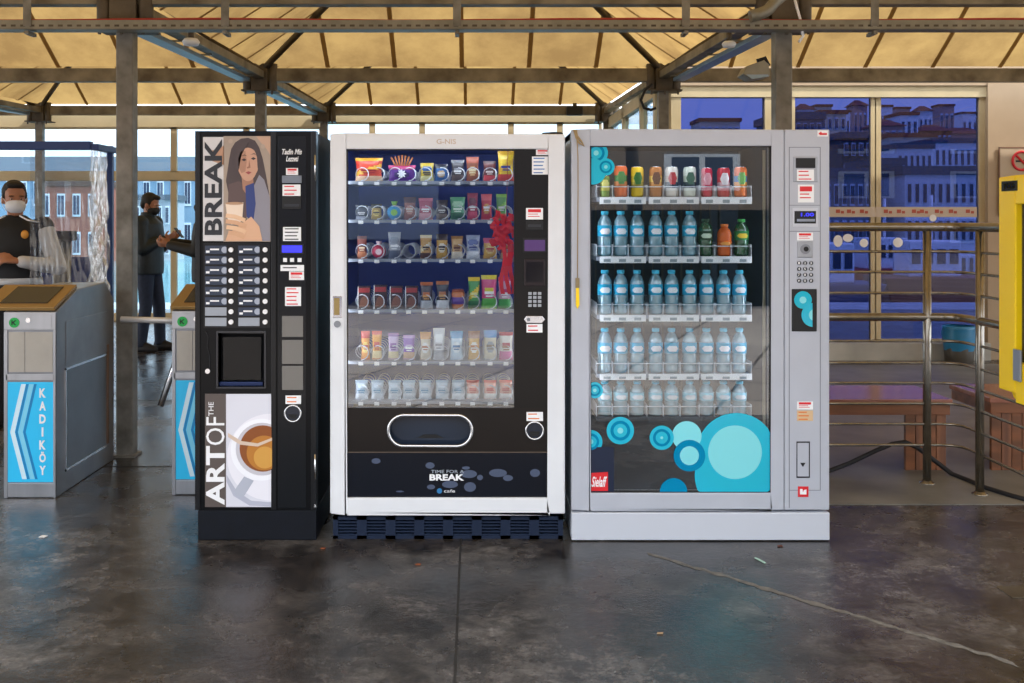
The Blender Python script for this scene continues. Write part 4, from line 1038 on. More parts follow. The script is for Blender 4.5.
bub(472, 325, 60, Dq, 4, inner=.6, dark=True); bub(412, 462, 52, Dq, 2, inner=0, dark=True)
MB().ppoly([(590, 447), (614, 447), (614, 492), (590, 492)], YG-.0002, .0006).build('navy_decal', mat('navyd', '14203a', .4), gp)
lg = MB().ppoly([(590.5, 473), (608, 472), (608, 491), (590.5, 491)], YG-.0012, .0008).build('red_logo_decal', M_red, gp)
text('Sielaff', 591.5, 476.5, 607, 487, YG-.0022, M_paper, lg, shear=.35, dep=.001)
# control column fittings
YY = Y0-.001
MB().pbox(789, 147, 789.6, 508, YY, .001).pbox(820, 147, 820.6, 490, YY, .001).pbox(789, 147, 820.6, 147.6, YY, .001).pbox(789, 231, 820, 231.6, YY, .001).pbox(789, 205, 820, 205.5, YY, .001).pbox(789, 490, 820.6, 490.5, YY, .001).build('panel_groove', mat('groove', '6d7078', .5), cp)
s0 = MB().pbox(793.5, 156.5, 818, 182, YY-.003, .004).build('note_unit', M_steel, cp, .002); MB().pbox(796, 158, 815.5, 168, YY-.006, .004).build('slot_mouth', M_blk2, s0, .001)
sticker(797, 169.5, 814, 181, YY-.005, s0)
sticker(798, 184.6, 814, 202.5, YY-.001, cp, kind=1, ink=M_red)
s0 = MB().pbox(792.5, 208, 818, 227, YY-.002, .003).build('display_bezel', M_silver2, cp, .001); MB().pbox(794.5, 211, 816, 223.5, YY-.003, .001).build('screen', M_blk2, s0)
text('1.00', 801, 212.8, 814, 216.4, YY-.0045, M_disp, s0, name='display_digits'); MB().pbox(797, 219, 815, 221.5, YY-.0038, .0008).build('display_line', mat('dline', '8890a0', .5), s0)
sticker(797, 232.5, 813, 240.5, YY-.001, cp, kind=1)
s0 = MB().pbox(797.5, 241.5, 812.5, 257.5, YY-.004, .005).build('coin_insert', M_steel, cp, .002)
MB().cyl((X(805, YY), YY-.008, Z(249, YY)), (X(805, YY), YY-.003, Z(249, YY)), .022, n=24).build('coin_dial', M_steelD, s0); MB().cyl((X(805.5, YY), YY-.0095, Z(249, YY)), (X(805.5, YY), YY-.007, Z(249, YY)), .011, n=20).build('coin_hole', M_blk2, s0)
KEYS = '123456789*0#'
for r in range(4):
    for c in range(3):
        px = 799+c*6; py = 263+r*5.9
        kk = MB().cyl((X(px, YY), YY-.004, Z(py, YY)), (X(px, YY), YY, Z(py, YY)), .0092, n=16).build('keypad_key', mat('keyd', '3c4048', .35), cp)
        text(KEYS[r*3+c], px-.8, py-1.3, px+.8, py+1.3, YY-.0046, M_paper, kk, dep=.0005)
s0 = MB().pbox(792, 289, 817, 331.5, YY-.005, .006).build('card_reader', M_blk2, cp, .006)
cl = (793.5, 291, 812.5, 330)
MB().ppoly(circ(803, 300, 8.8, cl), YY-.0056, .0006).build('bubble_decal', M_bubble, s0); MB().ppoly(circ(803, 300, 3.4), YY-.0062, .0006).build('bubble_core', M_bubble2, s0)
MB().ppoly(circ(813.5, 315, 12, cl), YY-.0060, .0006).build('bubble_decal', M_bubble, s0); MB().ppoly(circ(815, 315, 6, cl), YY-.0066, .0006).build('bubble_core', M_bubble2, s0)
sticker(797, 401.5, 813, 409.5, YY-.001, cp, kind=1); sticker(797, 410.5, 813, 421, YY-.001, cp, col=mat('tan_st', 'd8b890', .5), ink=M_orange)
s0 = MB().pbox(796.5, 441.5, 810, 478, YY-.001, .002).build('lock_handle', M_ink, cp, .002); MB().pbox(797.6, 443, 808.9, 476.5, YY-.004, .004).build('handle_plate', M_silver, s0, .001); MB().ppoly([(800.5, 463), (805.5, 463), (803, 467)], YY-.008, .005).build('key_cylinder', M_blk2, s0)
s0 = MB().pbox(798, 486.5, 808.5, 497, YY-.001, .002).build('red_logo', M_red, cp); MB().ppoly([(800, 489), (802.5, 489), (803, 492.5), (804, 490), (806.5, 489.5), (806.5, 494.5), (800, 494.5)], YY-.0018, .001).build('logo_mark', M_paper, s0)
s0 = MB().pbox(817.5, 130.5, 828, 136.5, YY-.001, .002).build('corner_sticker', M_paper, cp); MB().ppoly([(818.5, 133.5), (821, 131.5), (822, 133), (827, 133), (827, 135), (820, 135)], YY-.0018, .001).build('sticker_print', M_red, s0)
MB().box(X(GX0, Y0), X(750, Y0), Y0+.062, Y0+.075, Z(145, Y0), Z(142, Y0)).build('led_tube', M_led, t)
for xx in (X(GX0, Y0)-.03, X(GX1, Y0)+.042): MB().box(xx, xx+.008, Y0+.062, Y0+.075, .55, 1.7).build('led_tube', M_led, t)
# shelves with three product rails each
YD = Y0+.11
DC = [605, 621, 637.5, 656, 672, 690, 707, 724, 740]
DROW = [(197, 204), (256.5, 263), (315, 321.5), (374, 380), (417, 421)]
DZ = []
for r, (a, b) in enumerate(DROW):
    z = Z(a, YD); DZ.append(z)
    sh = MB().box(X(597, YD), X(752, YD), YD+.01, YD+.55, z-.02, z-.001).build('shelf', M_shelf if r < 4 else M_innerg, t)
    for g0, g1 in ((600, 646), (649, 699), (701.5, 752)):
        rl = MB().box(X(g0, YD), X(g1, YD), YD, YD+.01, Z(b, YD), Z(a, YD)).build('price_rail', M_paper if r < 4 else M_innerg, sh)
        if r < 4:
            k = MB()
            for q in range(3):
                cx = g0+(g1-g0)*(q+.5)/3; k.pbox(cx-4, a+2.6, cx+3, b-1, YD-.001, .001)
            k.build('price_print', mat('pp', '8a98a0', .5), rl)
    fr = MB()
    for i in range(10):
        ed = [597, 613, 629, 647.5, 664, 681, 700, 715.5, 732, 752][i]
        fr.box(X(ed, YD)-.0012, X(ed, YD)+.0012, YD+.01, YD+.5, z, z+.055)
    fr.box(X(597, YD), X(752, YD), YD+.004, YD+.006, z+.045, z+.049)
    fr.build('wire_guide', M_coil, sh)
# cans
def can(px, w, top, cols, label, r=0):
    z = DZ[r]; R = w/2*YD/F*1.03; yy = YD+.02+R; xc = X(px, YD+.04); h = Z(top, yy)-z
    t = thing('drink_can', label+', top shelf of the drinks machine', 'drink can', (xc, yy, z), 'cans on the top shelf of the drinks machine')
    ms = [mat('can_'+c, c, .25, .2) for c in cols]
    pr = [(R*.78, 0), (R*.95, h*.04), (R, h*.08), (R, h*.3), (R, h*.5), (R, h*.7), (R, h*.9), (R*.86, h*.97), (R*.84, h)]
    MB().lathe(pr, (xc, yy, z), 24, mf=lambda j: 0 if j < 3 else (1 if j < 4 else (2 if j < 5 else 0))).build('can_body', ms, t)
    MB().lathe([(R*.84, h*.985), (R*.86, h*1.005), (R*.78, h*1.003), (R*.76, h*.985), (0, h*.985)], (xc, yy, z), 24).build('can_lid', M_chrome, t)
    # printed emblem wrapped on the front
    vs = []; n = 10
    for j in range(5):
        for i in range(n+1):
            an = -PI/2+(i/n-.5)*1.5*(1-.5*abs(j/2-1)); vs.append((xc+(R+.0006)*math.cos(an), yy+(R+.0006)*math.sin(an), z+h*(.42+.1*j)))
    MB().add(vs, [(j*(n+1)+i, j*(n+1)+i+1, (j+1)*(n+1)+i+1, (j+1)*(n+1)+i) for j in range(4) for i in range(n)], 0, True).build('emblem', ms[3], t)
can(605, 10, 176, ['6a8a30', 'b8b040', '8aa040', 'd8d070'], 'small green and yellow can at the left end')
can(621, 13, 166, ['e0601c', 'c87030', '2c7a38', '3a8a40'], 'orange can with a green emblem')
can(637.5, 12.5, 167, ['e8c018', '9a8a20', 'c8a818', '3a7a30'], 'yellow can with a green emblem')
can(656, 12.5, 167, ['b87030', 'd08838', 'e8b848', '6a3c28'], 'amber and brown can right of the yellow one')
can(672, 12.5, 167, ['d8d0c4', '303840', 'c8b8a8', 'c83830'], 'white can with a red emblem and dark band')
can(690, 12.5, 167, ['d8dccc', '304038', 'c0c8b0', '486848'], 'white can with a dark green band')
can(707, 11, 168, ['c01c38', 'd03048', 'c01c38', 'e8a0a8'], 'slim crimson can, fourth from the right')
can(724, 12.5, 168, ['c82c30', 'e0b0b0', 'd04040', 'f4e8e8'], 'red can with a white emblem, right part')
can(741, 12.5, 167, ['e06820', 'e89838', '3c78b8', '58a048'], 'orange can with a blue band at the right end')
o = None
# bottles
def bottle(px, r, top, body, cap, lab, label, R=.0325, emb=M_paper, lz=(.44, .68), grp='water bottles in the drinks machine', name='water_bottle'):
    z = DZ[r]; yy = YD+.02+R; xc = X(px, YD+.04); h = Z(top, yy)-z
    t = thing(name, label, 'bottle', (xc, yy, z), grp)
    pr = [(R*.7, 0), (R*.97, h*.03), (R, h*.10), (R*.93, h*.16), (R, h*.20), (R*.95, h*.26), (R, h*.30), (R*.95, h*.36), (R, h*.40), (R, h*.66), (R*.94, h*.74), (R*.76, h*.82), (R*.5, h*.885), (R*.44, h*.90), (R*.44, h*.93)]
    MB().lathe(pr, (xc, yy, z), 20).build('bottle_body', body, t)
    MB().lathe([(R*.5, h*.92), (R*.54, h*.93), (R*.54, h*.99), (R*.48, h)], (xc, yy, z), 20).build('cap', cap, t)
    MB().lathe([(R*1.015, h*lz[0]), (R*1.015, h*lz[1])], (xc, yy, z), 24).build('label_band', lab, t)
    vs = []; n = 8; lm = (lz[0]+lz[1])/2; lh = (lz[1]-lz[0])
    for j in range(5):
        for i in range(n+1):
            an = -PI/2+(i/n-.5)*1.7*(1-.4*abs(j/2-1)); vs.append((xc+R*1.03*math.cos(an), yy+R*1.03*math.sin(an), z+h*(lm-lh*.3+lh*.13*j)))
    MB().add(vs, [(j*(n+1)+i, j*(n+1)+i+1, (j+1)*(n+1)+i+1, (j+1)*(n+1)+i) for j in range(4) for i in range(n)], 0, True).build('label_emblem', emb, t)
    return t
M_cap = mat('cap_cyan', '3ab8d8', .4); M_lab = mat('water_label', '22b2dc', .4); M_lab2 = mat('water_label_pale', '9ad8ea', .4)
SHN = {1: 'second shelf', 2: 'third shelf', 3: 'fourth shelf', 4: 'bottom shelf'}
proto = None
for r, tops, ncol in ((1, 211, 6), (2, 270, 9), (3, 328, 9), (4, 381, 9)):
    for c in range(ncol):
        lb = 'cyan-capped water bottle, %s from left on %s of drinks machine' % (ORD[c], SHN[r])
        if c == 0:
            proto = bottle(DC[0], r, tops, M_bottle, M_cap, M_lab if r < 4 else M_lab2, lb); p0 = proto.location.x
        else:
            q = dup(proto); q.location.x = X(DC[c], YD+.04); q['label'] = lb
M_orb = mat('orange_drink', 'd86018', .25); M_yel = mat('label_yellow', 'e8c030', .4); M_gl = mat('label_green', '2c8a48', .4)
gs = 'soft drinks on the second shelf of the drinks machine'
bottle(706, 1, 219, M_gbottle, mat('cap_dkgreen', '1c4a30', .4), mat('lab_dk', '204830', .4), 'dark green soda bottle right of the water bottles, second shelf', emb=mat('e_w', 'c8d8c0', .4), grp=gs, name='soda_bottle')
bottle(725, 1, 224, M_orb, M_orange, M_orb, 'orange soda bottle between the two green bottles, second shelf', emb=mat('e_o', 'f0a040', .4), grp=gs, name='soda_bottle', lz=(.3, .5))
bottle(742, 1, 219, M_gbottle, mat('cap_lgreen', '3c9a48', .4), M_gl, 'green soda bottle with yellow emblem at the right end, second shelf', emb=M_yel, grp=gs, name='soda_bottle')
# cord with a yellow tag tied at the top left corner
t = thing('key_cord', 'thin cord with a yellow tag hanging down the left frame of the drinks machine', 'cord', (X(578, Y0), Y0-.006, Z(308, Y0)))
Yc = Y0-.008
M_cord = mat('cord', 'a08860', .8)
MB().tube([(X(a, Yc), Yc, Z(b, Yc)) for a, b in ((576, 129.5), (577, 138), (578, 160), (578, 200), (577.5, 250), (577.5, 278))], .0022, 6).build('string', M_cord, t)
MB().tube([(X(a, Yc), Yc-.004, Z(b, Yc)) for a, b in ((574, 130), (576, 137), (579, 143), (584, 146), (581, 141), (577, 136), (576, 130))], .0045, 6).build('knot', M_cord, t)
MB().pbox(575.5, 278, 579.5, 288, Yc-.003, .006).build('fob', mat('fob', '8a7a5a', .5), t, .001)
MB().ppoly([(576, 288), (579, 288), (579.5, 305), (577.5, 309), (576, 305)], Yc-.002, .004).build('yellow_tag', M_yellow, t)

# ------------------------------------------------------------------ ticket gates
def gate(xl, Yf, label, hood_left=.0, arm=False):
    w = .268; xr = xl+w; L = .825; yb = Yf+L
    zf = Z(312, 5.144)
    t = thing('turnstile', label, 'turnstile', (xl+w/2, Yf+L/2, 0), 'steel ticket gates with blue panels')
    prof = [(Yf, 0), (yb, 0), (yb, zf+.0), (yb-.13, zf+.11), (yb-.55, zf+.10), (Yf, zf)]
    mb = MB(); n = len(prof)
    vs = [(xl, y, z) for y, z in prof]+[(xr, y, z) for y, z in prof]
    mb.add(vs, [tuple(range(n)), tuple(range(n, 2*n))]+[(i, (i+1) % n, n+(i+1) % n, n+i) for i in range(n)])
    mb.build('housing', M_steelD, t, .006)
    # hood sloping up with brown bezel and reader glass
    hl = xl-hood_left
    M_bez = mat('bezel_brown', '9a7a48', .4, .3)
    s = Vector((0, .30, .10)); a = Vector((hl-.01, Yf-.005, zf+.004)); nrm = Vector((0, -.1, .3)).normalized()
    def quad(u0, u1, v0, v1, off, th):
        vs = []
        for o_ in (off, off+th):
            for u, v in ((u0, v0), (u1, v0), (u1, v1), (u0, v1)):
                vs.append(Vector((hl-.01+(xr-hl+.01)*u, a.y, a.z))+s*v+nrm*o_)
        return vs
    FQ = [(0, 1, 2, 3), (4, 5, 6, 7), (0, 1, 5, 4), (1, 2, 6, 5), (2, 3, 7, 6), (3, 0, 4, 7)]
    bz = MB().add(quad(0, .98, .02, 1, 0, .02), FQ).build('reader_bezel', M_bez, t, .003)
    MB().add(quad(.22, .84, .18, .88, .018, .006), FQ).build('reader_screen', mat('scr', '1c1e22', .25), bz)
    fy = Yf
    def fb(a, b, c, d, dep, m, nm, yo=0, par=t, bev=0):   # px in the gate-1 front frame, shifted
        mb = MB(); sx = xl-X(4, 5.144)
        mb.box(X(a, 5.144)+sx, X(c, 5.144)+sx, fy-dep-yo, fy-yo, Z(d, 5.144), Z(b, 5.144)); return mb.build(nm, m, par, bev)
    fb(4.3, 312, 56, 330, .006, M_steel, 'front_panel', bev=.002)
    fb(8.5, 314, 52, 329, .002, M_steel, 'front_panel', .006, bev=.001)
    fb(9, 332, 25, 372, .004, mat('worn_beige', 'b0aba2', .4, .2, noise=.15, scale=8), 'front_panel', bev=.001)
    fb(25.5, 332, 53, 372, .004, mat('worn_beige', 'b0aba2', .4, .2), 'front_panel', bev=.001)
    fb(6, 374, 55, 380.5, .006, M_steel, 'front_rail', bev=.002)
    fb(4.3, 330, 8, 498, .006, M_steel, 'front_stile', bev=.002); fb(53.5, 330, 56, 498, .006, M_steel, 'front_stile', bev=.002)
    fb(8, 483, 53.5, 497, .004, M_steel, 'kick_panel', bev=.001)
    pl = fb(8, 382, 53.5, 482, .003, M_cyan, 'blue_panel')
    sx = xl-X(4, 5.144)
    def fp(pts, yo, dep, m, nm, par):
        mb = MB(); mb.poly([(X(a, 5.144)+sx, Z(b, 5.144)) for a, b in pts], fy-yo-dep, fy-yo); return mb.build(nm, m, par)
    def chev(x, w_, m, k): fp([(x+11, 384), (x+11+w_, 384), (x+w_, 432), (x+12+w_, 479), (x+12, 479), (x, 432)], .003+k*.0006, .0006, m, 'chevron', pl)
    chev(10.5, 4.6, M_cyan3, 0); chev(15.5, 2.5, M_cyanD, 0); chev(18.5, 4.6, M_cyan2, 1); chev(23.5, 2.5, M_cyanD, 0)
    # stacked upright letters
    if not arm:
        for ch, yc in zip('KADIK\u00d6Y', (393, 406, 419, 432, 445, 457, 470.5)):
            hw = 3.2 if ch != 'I' else .9
            hh = 4.6 if ch != '\u00d6' else 5.4
            o = text(ch, 42.5-hw, yc-hh, 42.5+hw, yc+hh, 5.144-.0045, M_paper, pl, dep=.001, bold=.035)
            for v in o.data.vertices: v.co.x += sx
    # round green sign and lock
    c0 = Vector((X(15, 5.144)+sx, fy-.008, Z(322.5, 5.144)))
    g = MB().cyl(c0+Vector((0, -.004, 0)), c0, .026, n=28).build('green_sign', M_green, t)
    arr = [(-.014, .014), (-.008, .014), (-.008, .004), (.006, .014), (.014, .014), (.0, .0), (.014, -.014), (.006, -.014), (-.008, -.002), (-.008, -.014), (-.014, -.014)]
    MB().poly([(c0.x+a*.9, c0.z+b*.9) for a, b in arr], c0.y-.0055, c0.y-.004).build('sign_mark', M_blk2, g)
    MB().cyl((X(29, 5.144)+sx, fy-.012, Z(320, 5.144)), (X(29, 5.144)+sx, fy-.006, Z(320, 5.144)), .013, n=20).build('lock', M_chrome, t)
    # side panels (right side)
    sp_ = MB(); sp_.box(xr, xr+.003, Yf+.12, yb-.12, .66, zf-.06).build('side_hatch', M_steelD, t, .002)
    MB().box(xr, xr+.003, Yf+.12, yb-.14, .12, .64).build('side_panel', mat('side_dark', '868a92', .3, .7, noise=.3, scale=3), t, .002)
    MB().box(xr, xr+.006, Yf+.11, yb-.13, .108, .12).box(xr, xr+.006, Yf+.11, Yf+.12, .108, .65).box(xr, xr+.006, Yf+.11, yb-.13, .64, .65).build('side_trim', M_chrome, t)
    MB().box(xr+.0, xr+.005, yb-.12, yb-.09, .12, .70).build('side_strip', mat('strip_br', '7a6250', .5), t)
    if arm:
        hub = MB().cyl((xl-.03, Yf+.42, .862), (xl+.01, Yf+.42, .862), .05, n=20).build('arm_hub', M_steel, t)
        MB().cyl((X(121, Yf+.42), Yf+.42, .872), (xl-.02, Yf+.42, .862), .017, n=16).build('barrier_arm', mat('arm_pale', 'd8d8da', .35, .3), t)
        MB().cyl((xl-.02, Yf+.38, .85), (xl-.13, Yf+.22, .42), .017, n=16).build('barrier_arm', M_chrome, t)
    return t
gate(X(4, 5.144), 5.144, 'steel ticket gate with full blue panel, at the left edge', .12)
gate(X(172, 5.2), 5.2, 'steel ticket gate with barrier arm, half hidden by the coffee machine', .0, True)

# ------------------------------------------------------------------ guard booth with plastic sheet
Yb = 6.6
t = thing('plastic_screen', 'blue-framed booth screen hung with crinkled clear plastic, around the guard', 'screen', (X(60, Yb), Yb, 0))
MB().box(-5, X(92, Yb), Yb-.03, Yb+.03, Z(150, Yb), Z(141.5, Yb)).build('top_rail', M_bluepl, t, .006)
MB().box(X(90, Yb), X(113, Yb+.3)+.02, Yb-.02, Yb+.35, Z(150, Yb), Z(144, Yb)).build('corner_rail', M_bluepl, t, .004)
MB().box(X(107.5, Yb+.3), X(113, Yb+.3), Yb+.28, Yb+.32, 0, Z(146, Yb+.3)).build('upright', M_bluepl, t, .004)
def sheet(p0, p1, z0, z1, amp, n=60, m=24, seed=1):
    random.seed(seed); ph = [random.uniform(0, 6) for _ in range(8)]; p0 = Vector(p0); p1 = Vector(p1); d = p1-p0; nn = Vector((-d.y, d.x)).normalized(); vs = []
    for j in range(m+1):
        for i in range(n+1):
            u, v = i/n, j/m
            o = amp*(math.sin(u*31+ph[0]+5*math.sin(v*9+ph[1]+u*6))*.8+.6*math.sin(u*71+ph[2]+v*7)+.4*math.sin(v*23+u*17+ph[3]))*(.25+.75*(1-v))
            q = p0+d*u+nn*o; vs.append((q.x, q.y, z0+(z1-z0)*v))
    return MB().add(vs, [(j*(n+1)+i, j*(n+1)+i+1, (j+1)*(n+1)+i+1, (j+1)*(n+1)+i) for j in range(m) for i in range(n)], 0, True)
sheet((X(30, Yb), Yb), (X(93, Yb), Yb), 1.0, Z(150, Yb), .004, seed=4).build('front_sheet', G_sheet, t)
mb = sheet((X(92, Yb), Yb-.02), (X(108, Yb+.3), Yb+.28), .9, Z(150, Yb), .022, n=50, seed=9).build('bunched_sheet', mixmat('plastic_bunched', [('Transparent', 'ffffff', 0, .45), ('Diffuse', 'dfe6ec', 0, .22), ('Glossy', 'ffffff', .25, .22)]), t)
MB().box(X(38, 7.6), X(104, 7.6), 7.6, 7.63, .1, Z(257, 7.6)).build('lower_board', mat('board_blue', '16286a', .5), t, .004)
t = thing('metal_pedestal', 'narrow twin-tube steel pedestal with black cap beside the guard', 'pedestal', (X(62, 7.4), 7.4, 0))
for dx in (-.034, .034): MB().cyl((X(62, 7.4)+dx, 7.4, .0), (X(62, 7.4)+dx, 7.4, Z(240, 7.4)), .033, n=20).build('tube', M_steelD, t)
MB().pbox(52.5, 231, 71, 241, 7.34, .12).build('cap', M_blk2, t, .01)

# ------------------------------------------------------------------ people
def remeshed(mb, name, m, par, vox=.008, smooth=3):
    o = mb.build(name, m, par)
    r = o.modifiers.new('r', 'REMESH'); r.mode = 'VOXEL'; r.voxel_size = vox; r.use_smooth_shade = True
    s = o.modifiers.new('s', 'SMOOTH'); s.iterations = smooth; s.factor = .5
    return bake(o)
def hand(mb, wr, d, palm, side, curl=.9):
    """wr wrist, d finger direction, palm normal (towards which fingers curl), side = +1/-1 thumb side"""
    d = Vector(d).normalized(); palm = Vector(palm); palm = (palm-d*palm.dot(d)).normalized(); lat = d.cross(palm)*side; wr = Vector(wr)
    for k in (-1, -.33, .33, 1): mb.caps(wr+d*.01+lat*.012*k, .014, wr+d*.078+lat*.026*k, .012, 8)
    for k, L in ((1, .066), (.33, .076), (-.33, .072), (-1, .056)):
        b = wr+d*.08+lat*.026*k; p = b
        for q in range(3):
            an = curl*(q+.6)*.75; e = d*math.cos(an)+palm*math.sin(an); n_ = p+e*L*(.45, .32, .23)[q]
            mb.caps(p, .0095-.001*q, n_, .009-.001*q, 8); p = n_
    b = wr+d*.025+lat*.022; e = (d*.6+lat*.7+palm*.45).normalized(); n_ = b+e*.045; mb.caps(b, .013, n_, .011, 8); mb.caps(n_, .011, n_+(d*.8+palm*.5).normalized()*.03, .009, 8)
def person(label, loc, rz, H, arms, yaw, pitch, skin, hairm, jacket, trousers, maskm, shoes, vest=None, belt=None, stance=((.0, .0), (.0, .0)), bulk=1.0, hands=True):
    t = thing('person', label, 'person', (0, 0, 0))
    S = H/1.75
    def V(x, y, z): return Vector((x, y, z))*S
    Mh = Matrix.Translation(V(0, -.015, 1.60)) @ Euler((pitch, 0, yaw), 'XYZ').to_matrix().to_4x4() @ Matrix.Scale(S, 4)
    b = MB()
    b.loft([(0, 0, .86*S, .14*S, .10*S), (0, 0, .95*S, .155*S, .11*S), (0, 0, 1.08*S, .135*S, .10*S), (0, 0, 1.25*S, .155*S, .11*S), (0, .005, 1.38*S, .165*S, .10*S), (0, .01, 1.45*S, .10*S, .07*S)])
    b.caps(V(0, .012, 1.42), .058*S, V(0, 0, 1.55), .052*S, 16)
    b.ball((0, .015, .04), (.076, .094, .088), 24, M=Mh); b.ball((0, -.015, -.02), (.064, .078, .095), 24, M=Mh); b.ball((0, -.055, -.088), (.032, .032, .026), 12, M=Mh)
    for s in (-1, 1): b.ball((s*.077, .005, -.005), (.011, .022, .032), 12, M=Mh); b.ball((s*.033, -.075, .03), (.026, .018, .008), 10, M=Mh); b.ball((s*.038, -.062, -.025), (.022, .02, .02), 10, M=Mh)
    b.ball((0, -.098, -.012), (.010, .014, .028), 10, M=Mh); b.ball((0, -.108, -.032), (.015, .013, .011), 10, M=Mh); b.ball((0, -.09, -.062), (.024, .01, .009), 10, M=Mh)
    jk = MB(); tr = MB(); sh = MB(); sl = MB()
    B = bulk
    jk.loft([(0, 0, .84*S, .165*B*S, .125*B*S), (0, 0, .95*S, .175*B*S, .13*B*S), (0, 0, 1.1*S, .165*B*S, .125*B*S), (0, 0, 1.28*S, .185*B*S, .13*B*S), (0, .005, 1.40*S, .175*B*S, .115*B*S), (0, .01, 1.465*S, .10*S, .085*S), (0, .01, 1.49*S, .07*S, .07*S)], 28)
    for s, (el, wr, hd, pn, cu) in zip((-1, 1), arms):
        sho = V(s*.185, .01, 1.405); el = Vector(el)*S; wr = Vector(wr)*S
        b.caps(sho, .046*S, el, .036*S); b.caps(el, .036*S, wr, .025*S)
        if hands: hand(b, wr, hd, pn, -s if s < 0 else -s, cu)
        tgt = sl if vest else jk
        tgt.caps(sho, .070*B*S, el, .056*B*S); tgt.caps(el, .056*B*S, el.lerp(wr, .93), .042*B*S)
        jk.ball(tuple(sho), .075*B*S, 16)
    for s, (dx, dy) in zip((-1, 1), stance):
        hip = V(s*.09, 0, .90); kn = V(s*.10+dx*.5, dy*.5-.02, .49); an = V(s*.11+dx, dy+.02, .09)
        b.caps(hip, .075*S, kn, .05*S); b.caps(kn, .05*S, an, .036*S); b.caps(an-V(0, 0, .03), .03*S, an+V(0, -.13, -.055), .025*S)
        tr.caps(hip, .098*S, kn, .070*S, 16); tr.caps(kn, .070*S, an+V(0, 0, .0), .060*S, 16); tr.cyl(an+V(0, 0, .02), an-V(0, 0, .035), .062*S, .064*S, 16)
        sh.loft([(an.x, an.y-.055*S, 0, .048*S, .135*S), (an.x, an.y-.055*S, .03*S, .050*S, .138*S), (an.x, an.y-.04*S, .06*S, .045*S, .115*S), (an.x, an.y, .10*S, .042*S, .06*S)], 20)
    tr.loft([(0, 0, .84*S, .165*S, .115*S), (0, 0, .93*S, .168*S, .118*S), (0, 0, 1.0*S, .155*S, .112*S)], 20)
    body = remeshed(b, 'body', skin, t, .0065, 3)
    remeshed(jk, 'vest' if vest else 'jacket', vest or jacket, t, .012, 5)
    if vest: remeshed(sl, 'shirt_sleeves', jacket, t, .010, 4)
    remeshed(tr, 'trousers', trousers, t, .012, 5)
    so = sh.build('shoes', shoes, t)
    hr = MB(); hr.ball((0, .028, .052), (.083, .094, .088), 24, M=Mh); hr.ball((0, .06, .0), (.072, .05, .07), 20, M=Mh); hr.ball((0, -.035, .108), (.06, .045, .026), 16, M=Mh)
    for s in (-1, 1): hr.ball((s*.068, .005, .03), (.016, .032, .04), 12, M=Mh)
    remeshed(hr, 'hair', hairm, t, .007, 2)
    for s in (-1, 1):
        e = MB().ball((s*.031, -.083, .012), (.010, .008, .0045), 12, M=Mh).build('eye', mat('eye_white', 'b8b0a8', .4), t)
        MB().ball((s*.031, -.091, .012), (.005, .003, .005), 10, M=Mh).build('pupil', M_blk2, e)
        MB().ball((s*.033, -.09, .034), (.019, .005, .004), 10, M=Mh).build('eyebrow', hairm, t)
    if maskm:
        mk = MB(); mk.ball((0, -.045, -.040), (.068, .076, .056), 24, M=Mh); mk.ball((0, -.100, -.022), (.026, .024, .03), 16, M=Mh)
        mo = remeshed(mk, 'face_mask', maskm, t, .006, 3)
        lp_ = MB()
        for s in (-1, 1): lp_.tube([Mh @ Vector(p) for p in ((s*.06, -.05, -.02), (s*.072, -.02, .005), (s*.084, .01, .02))], .0025*S, 6); lp_.tube([Mh @ Vector(p) for p in ((s*.058, -.04, -.08), (s*.072, -.01, -.05), (s*.084, .015, -.02))], .0025*S, 6)
        lp_.build('ear_loops', maskm, mo)
    if belt:
        MB().loft([(0, 0, 1.0*S, .178*B*S, .133*B*S), (0, 0, 1.045*S, .175*B*S, .131*B*S)], 32).build('belt', belt, t)
    t.location = loc; t.rotation_euler = (0, 0, rz)
    return t, Mh, S
M_shirt = mat('white_shirt', 'd4d4d8', .7, noise=.1, scale=20, bump=.2); M_vest = mat('black_vest', '14161a', .7, noise=.3, scale=20)
M_trk = mat('dark_trousers', '15171c', .8); M_maskw = mat('mask_white', 'dde2ea', .7); M_maskb = mat('mask_black', '14161a', .7)
Yg = 7.0
g, Mh, S = person('security guard in black vest, white sleeves and white face mask, hands together', (X(15, Yg), Yg, 0), .22, 1.72,
    [((-.30, -.03, 1.13), (-.10, -.22, 1.20), (.9, -.3, .1), (0, .5, -.8), .8), ((.30, -.06, 1.12), (.08, -.24, 1.17), (-.9, -.3, .15), (0, .5, -.8), .8)],
    .35, .12, M_skin, M_hair, M_shirt, M_trk, M_maskw, M_rub, vest=M_vest, belt=mat('belt_white', 'c8ccd0', .5), bulk=1.05)
bd = MB().ball((.09, -.128, 1.33), (.026, .006, .03), 14).build('vest_badge', mat('badge', 'c88a30', .4, .3), g)
MB().ball((.232, -.02, 1.34), (.012, .026, .03), 12).build('sleeve_patch', mat('patch', '223a30', .6), g)
for s in (-1, 1): MB().tube([(s*.045, -.075, 1.46), (s*.10, -.095, 1.43), (s*.17, -.085, 1.415)], .006, 6).build('vest_piping', M_paper, g)
Ymn = 11.0
M_jkt = mat('teal_jacket', '14242e', .6, noise=.3, scale=25, bump=.2); M_jean = mat('dark_jeans', '1e2c46', .8, noise=.3, scale=30)
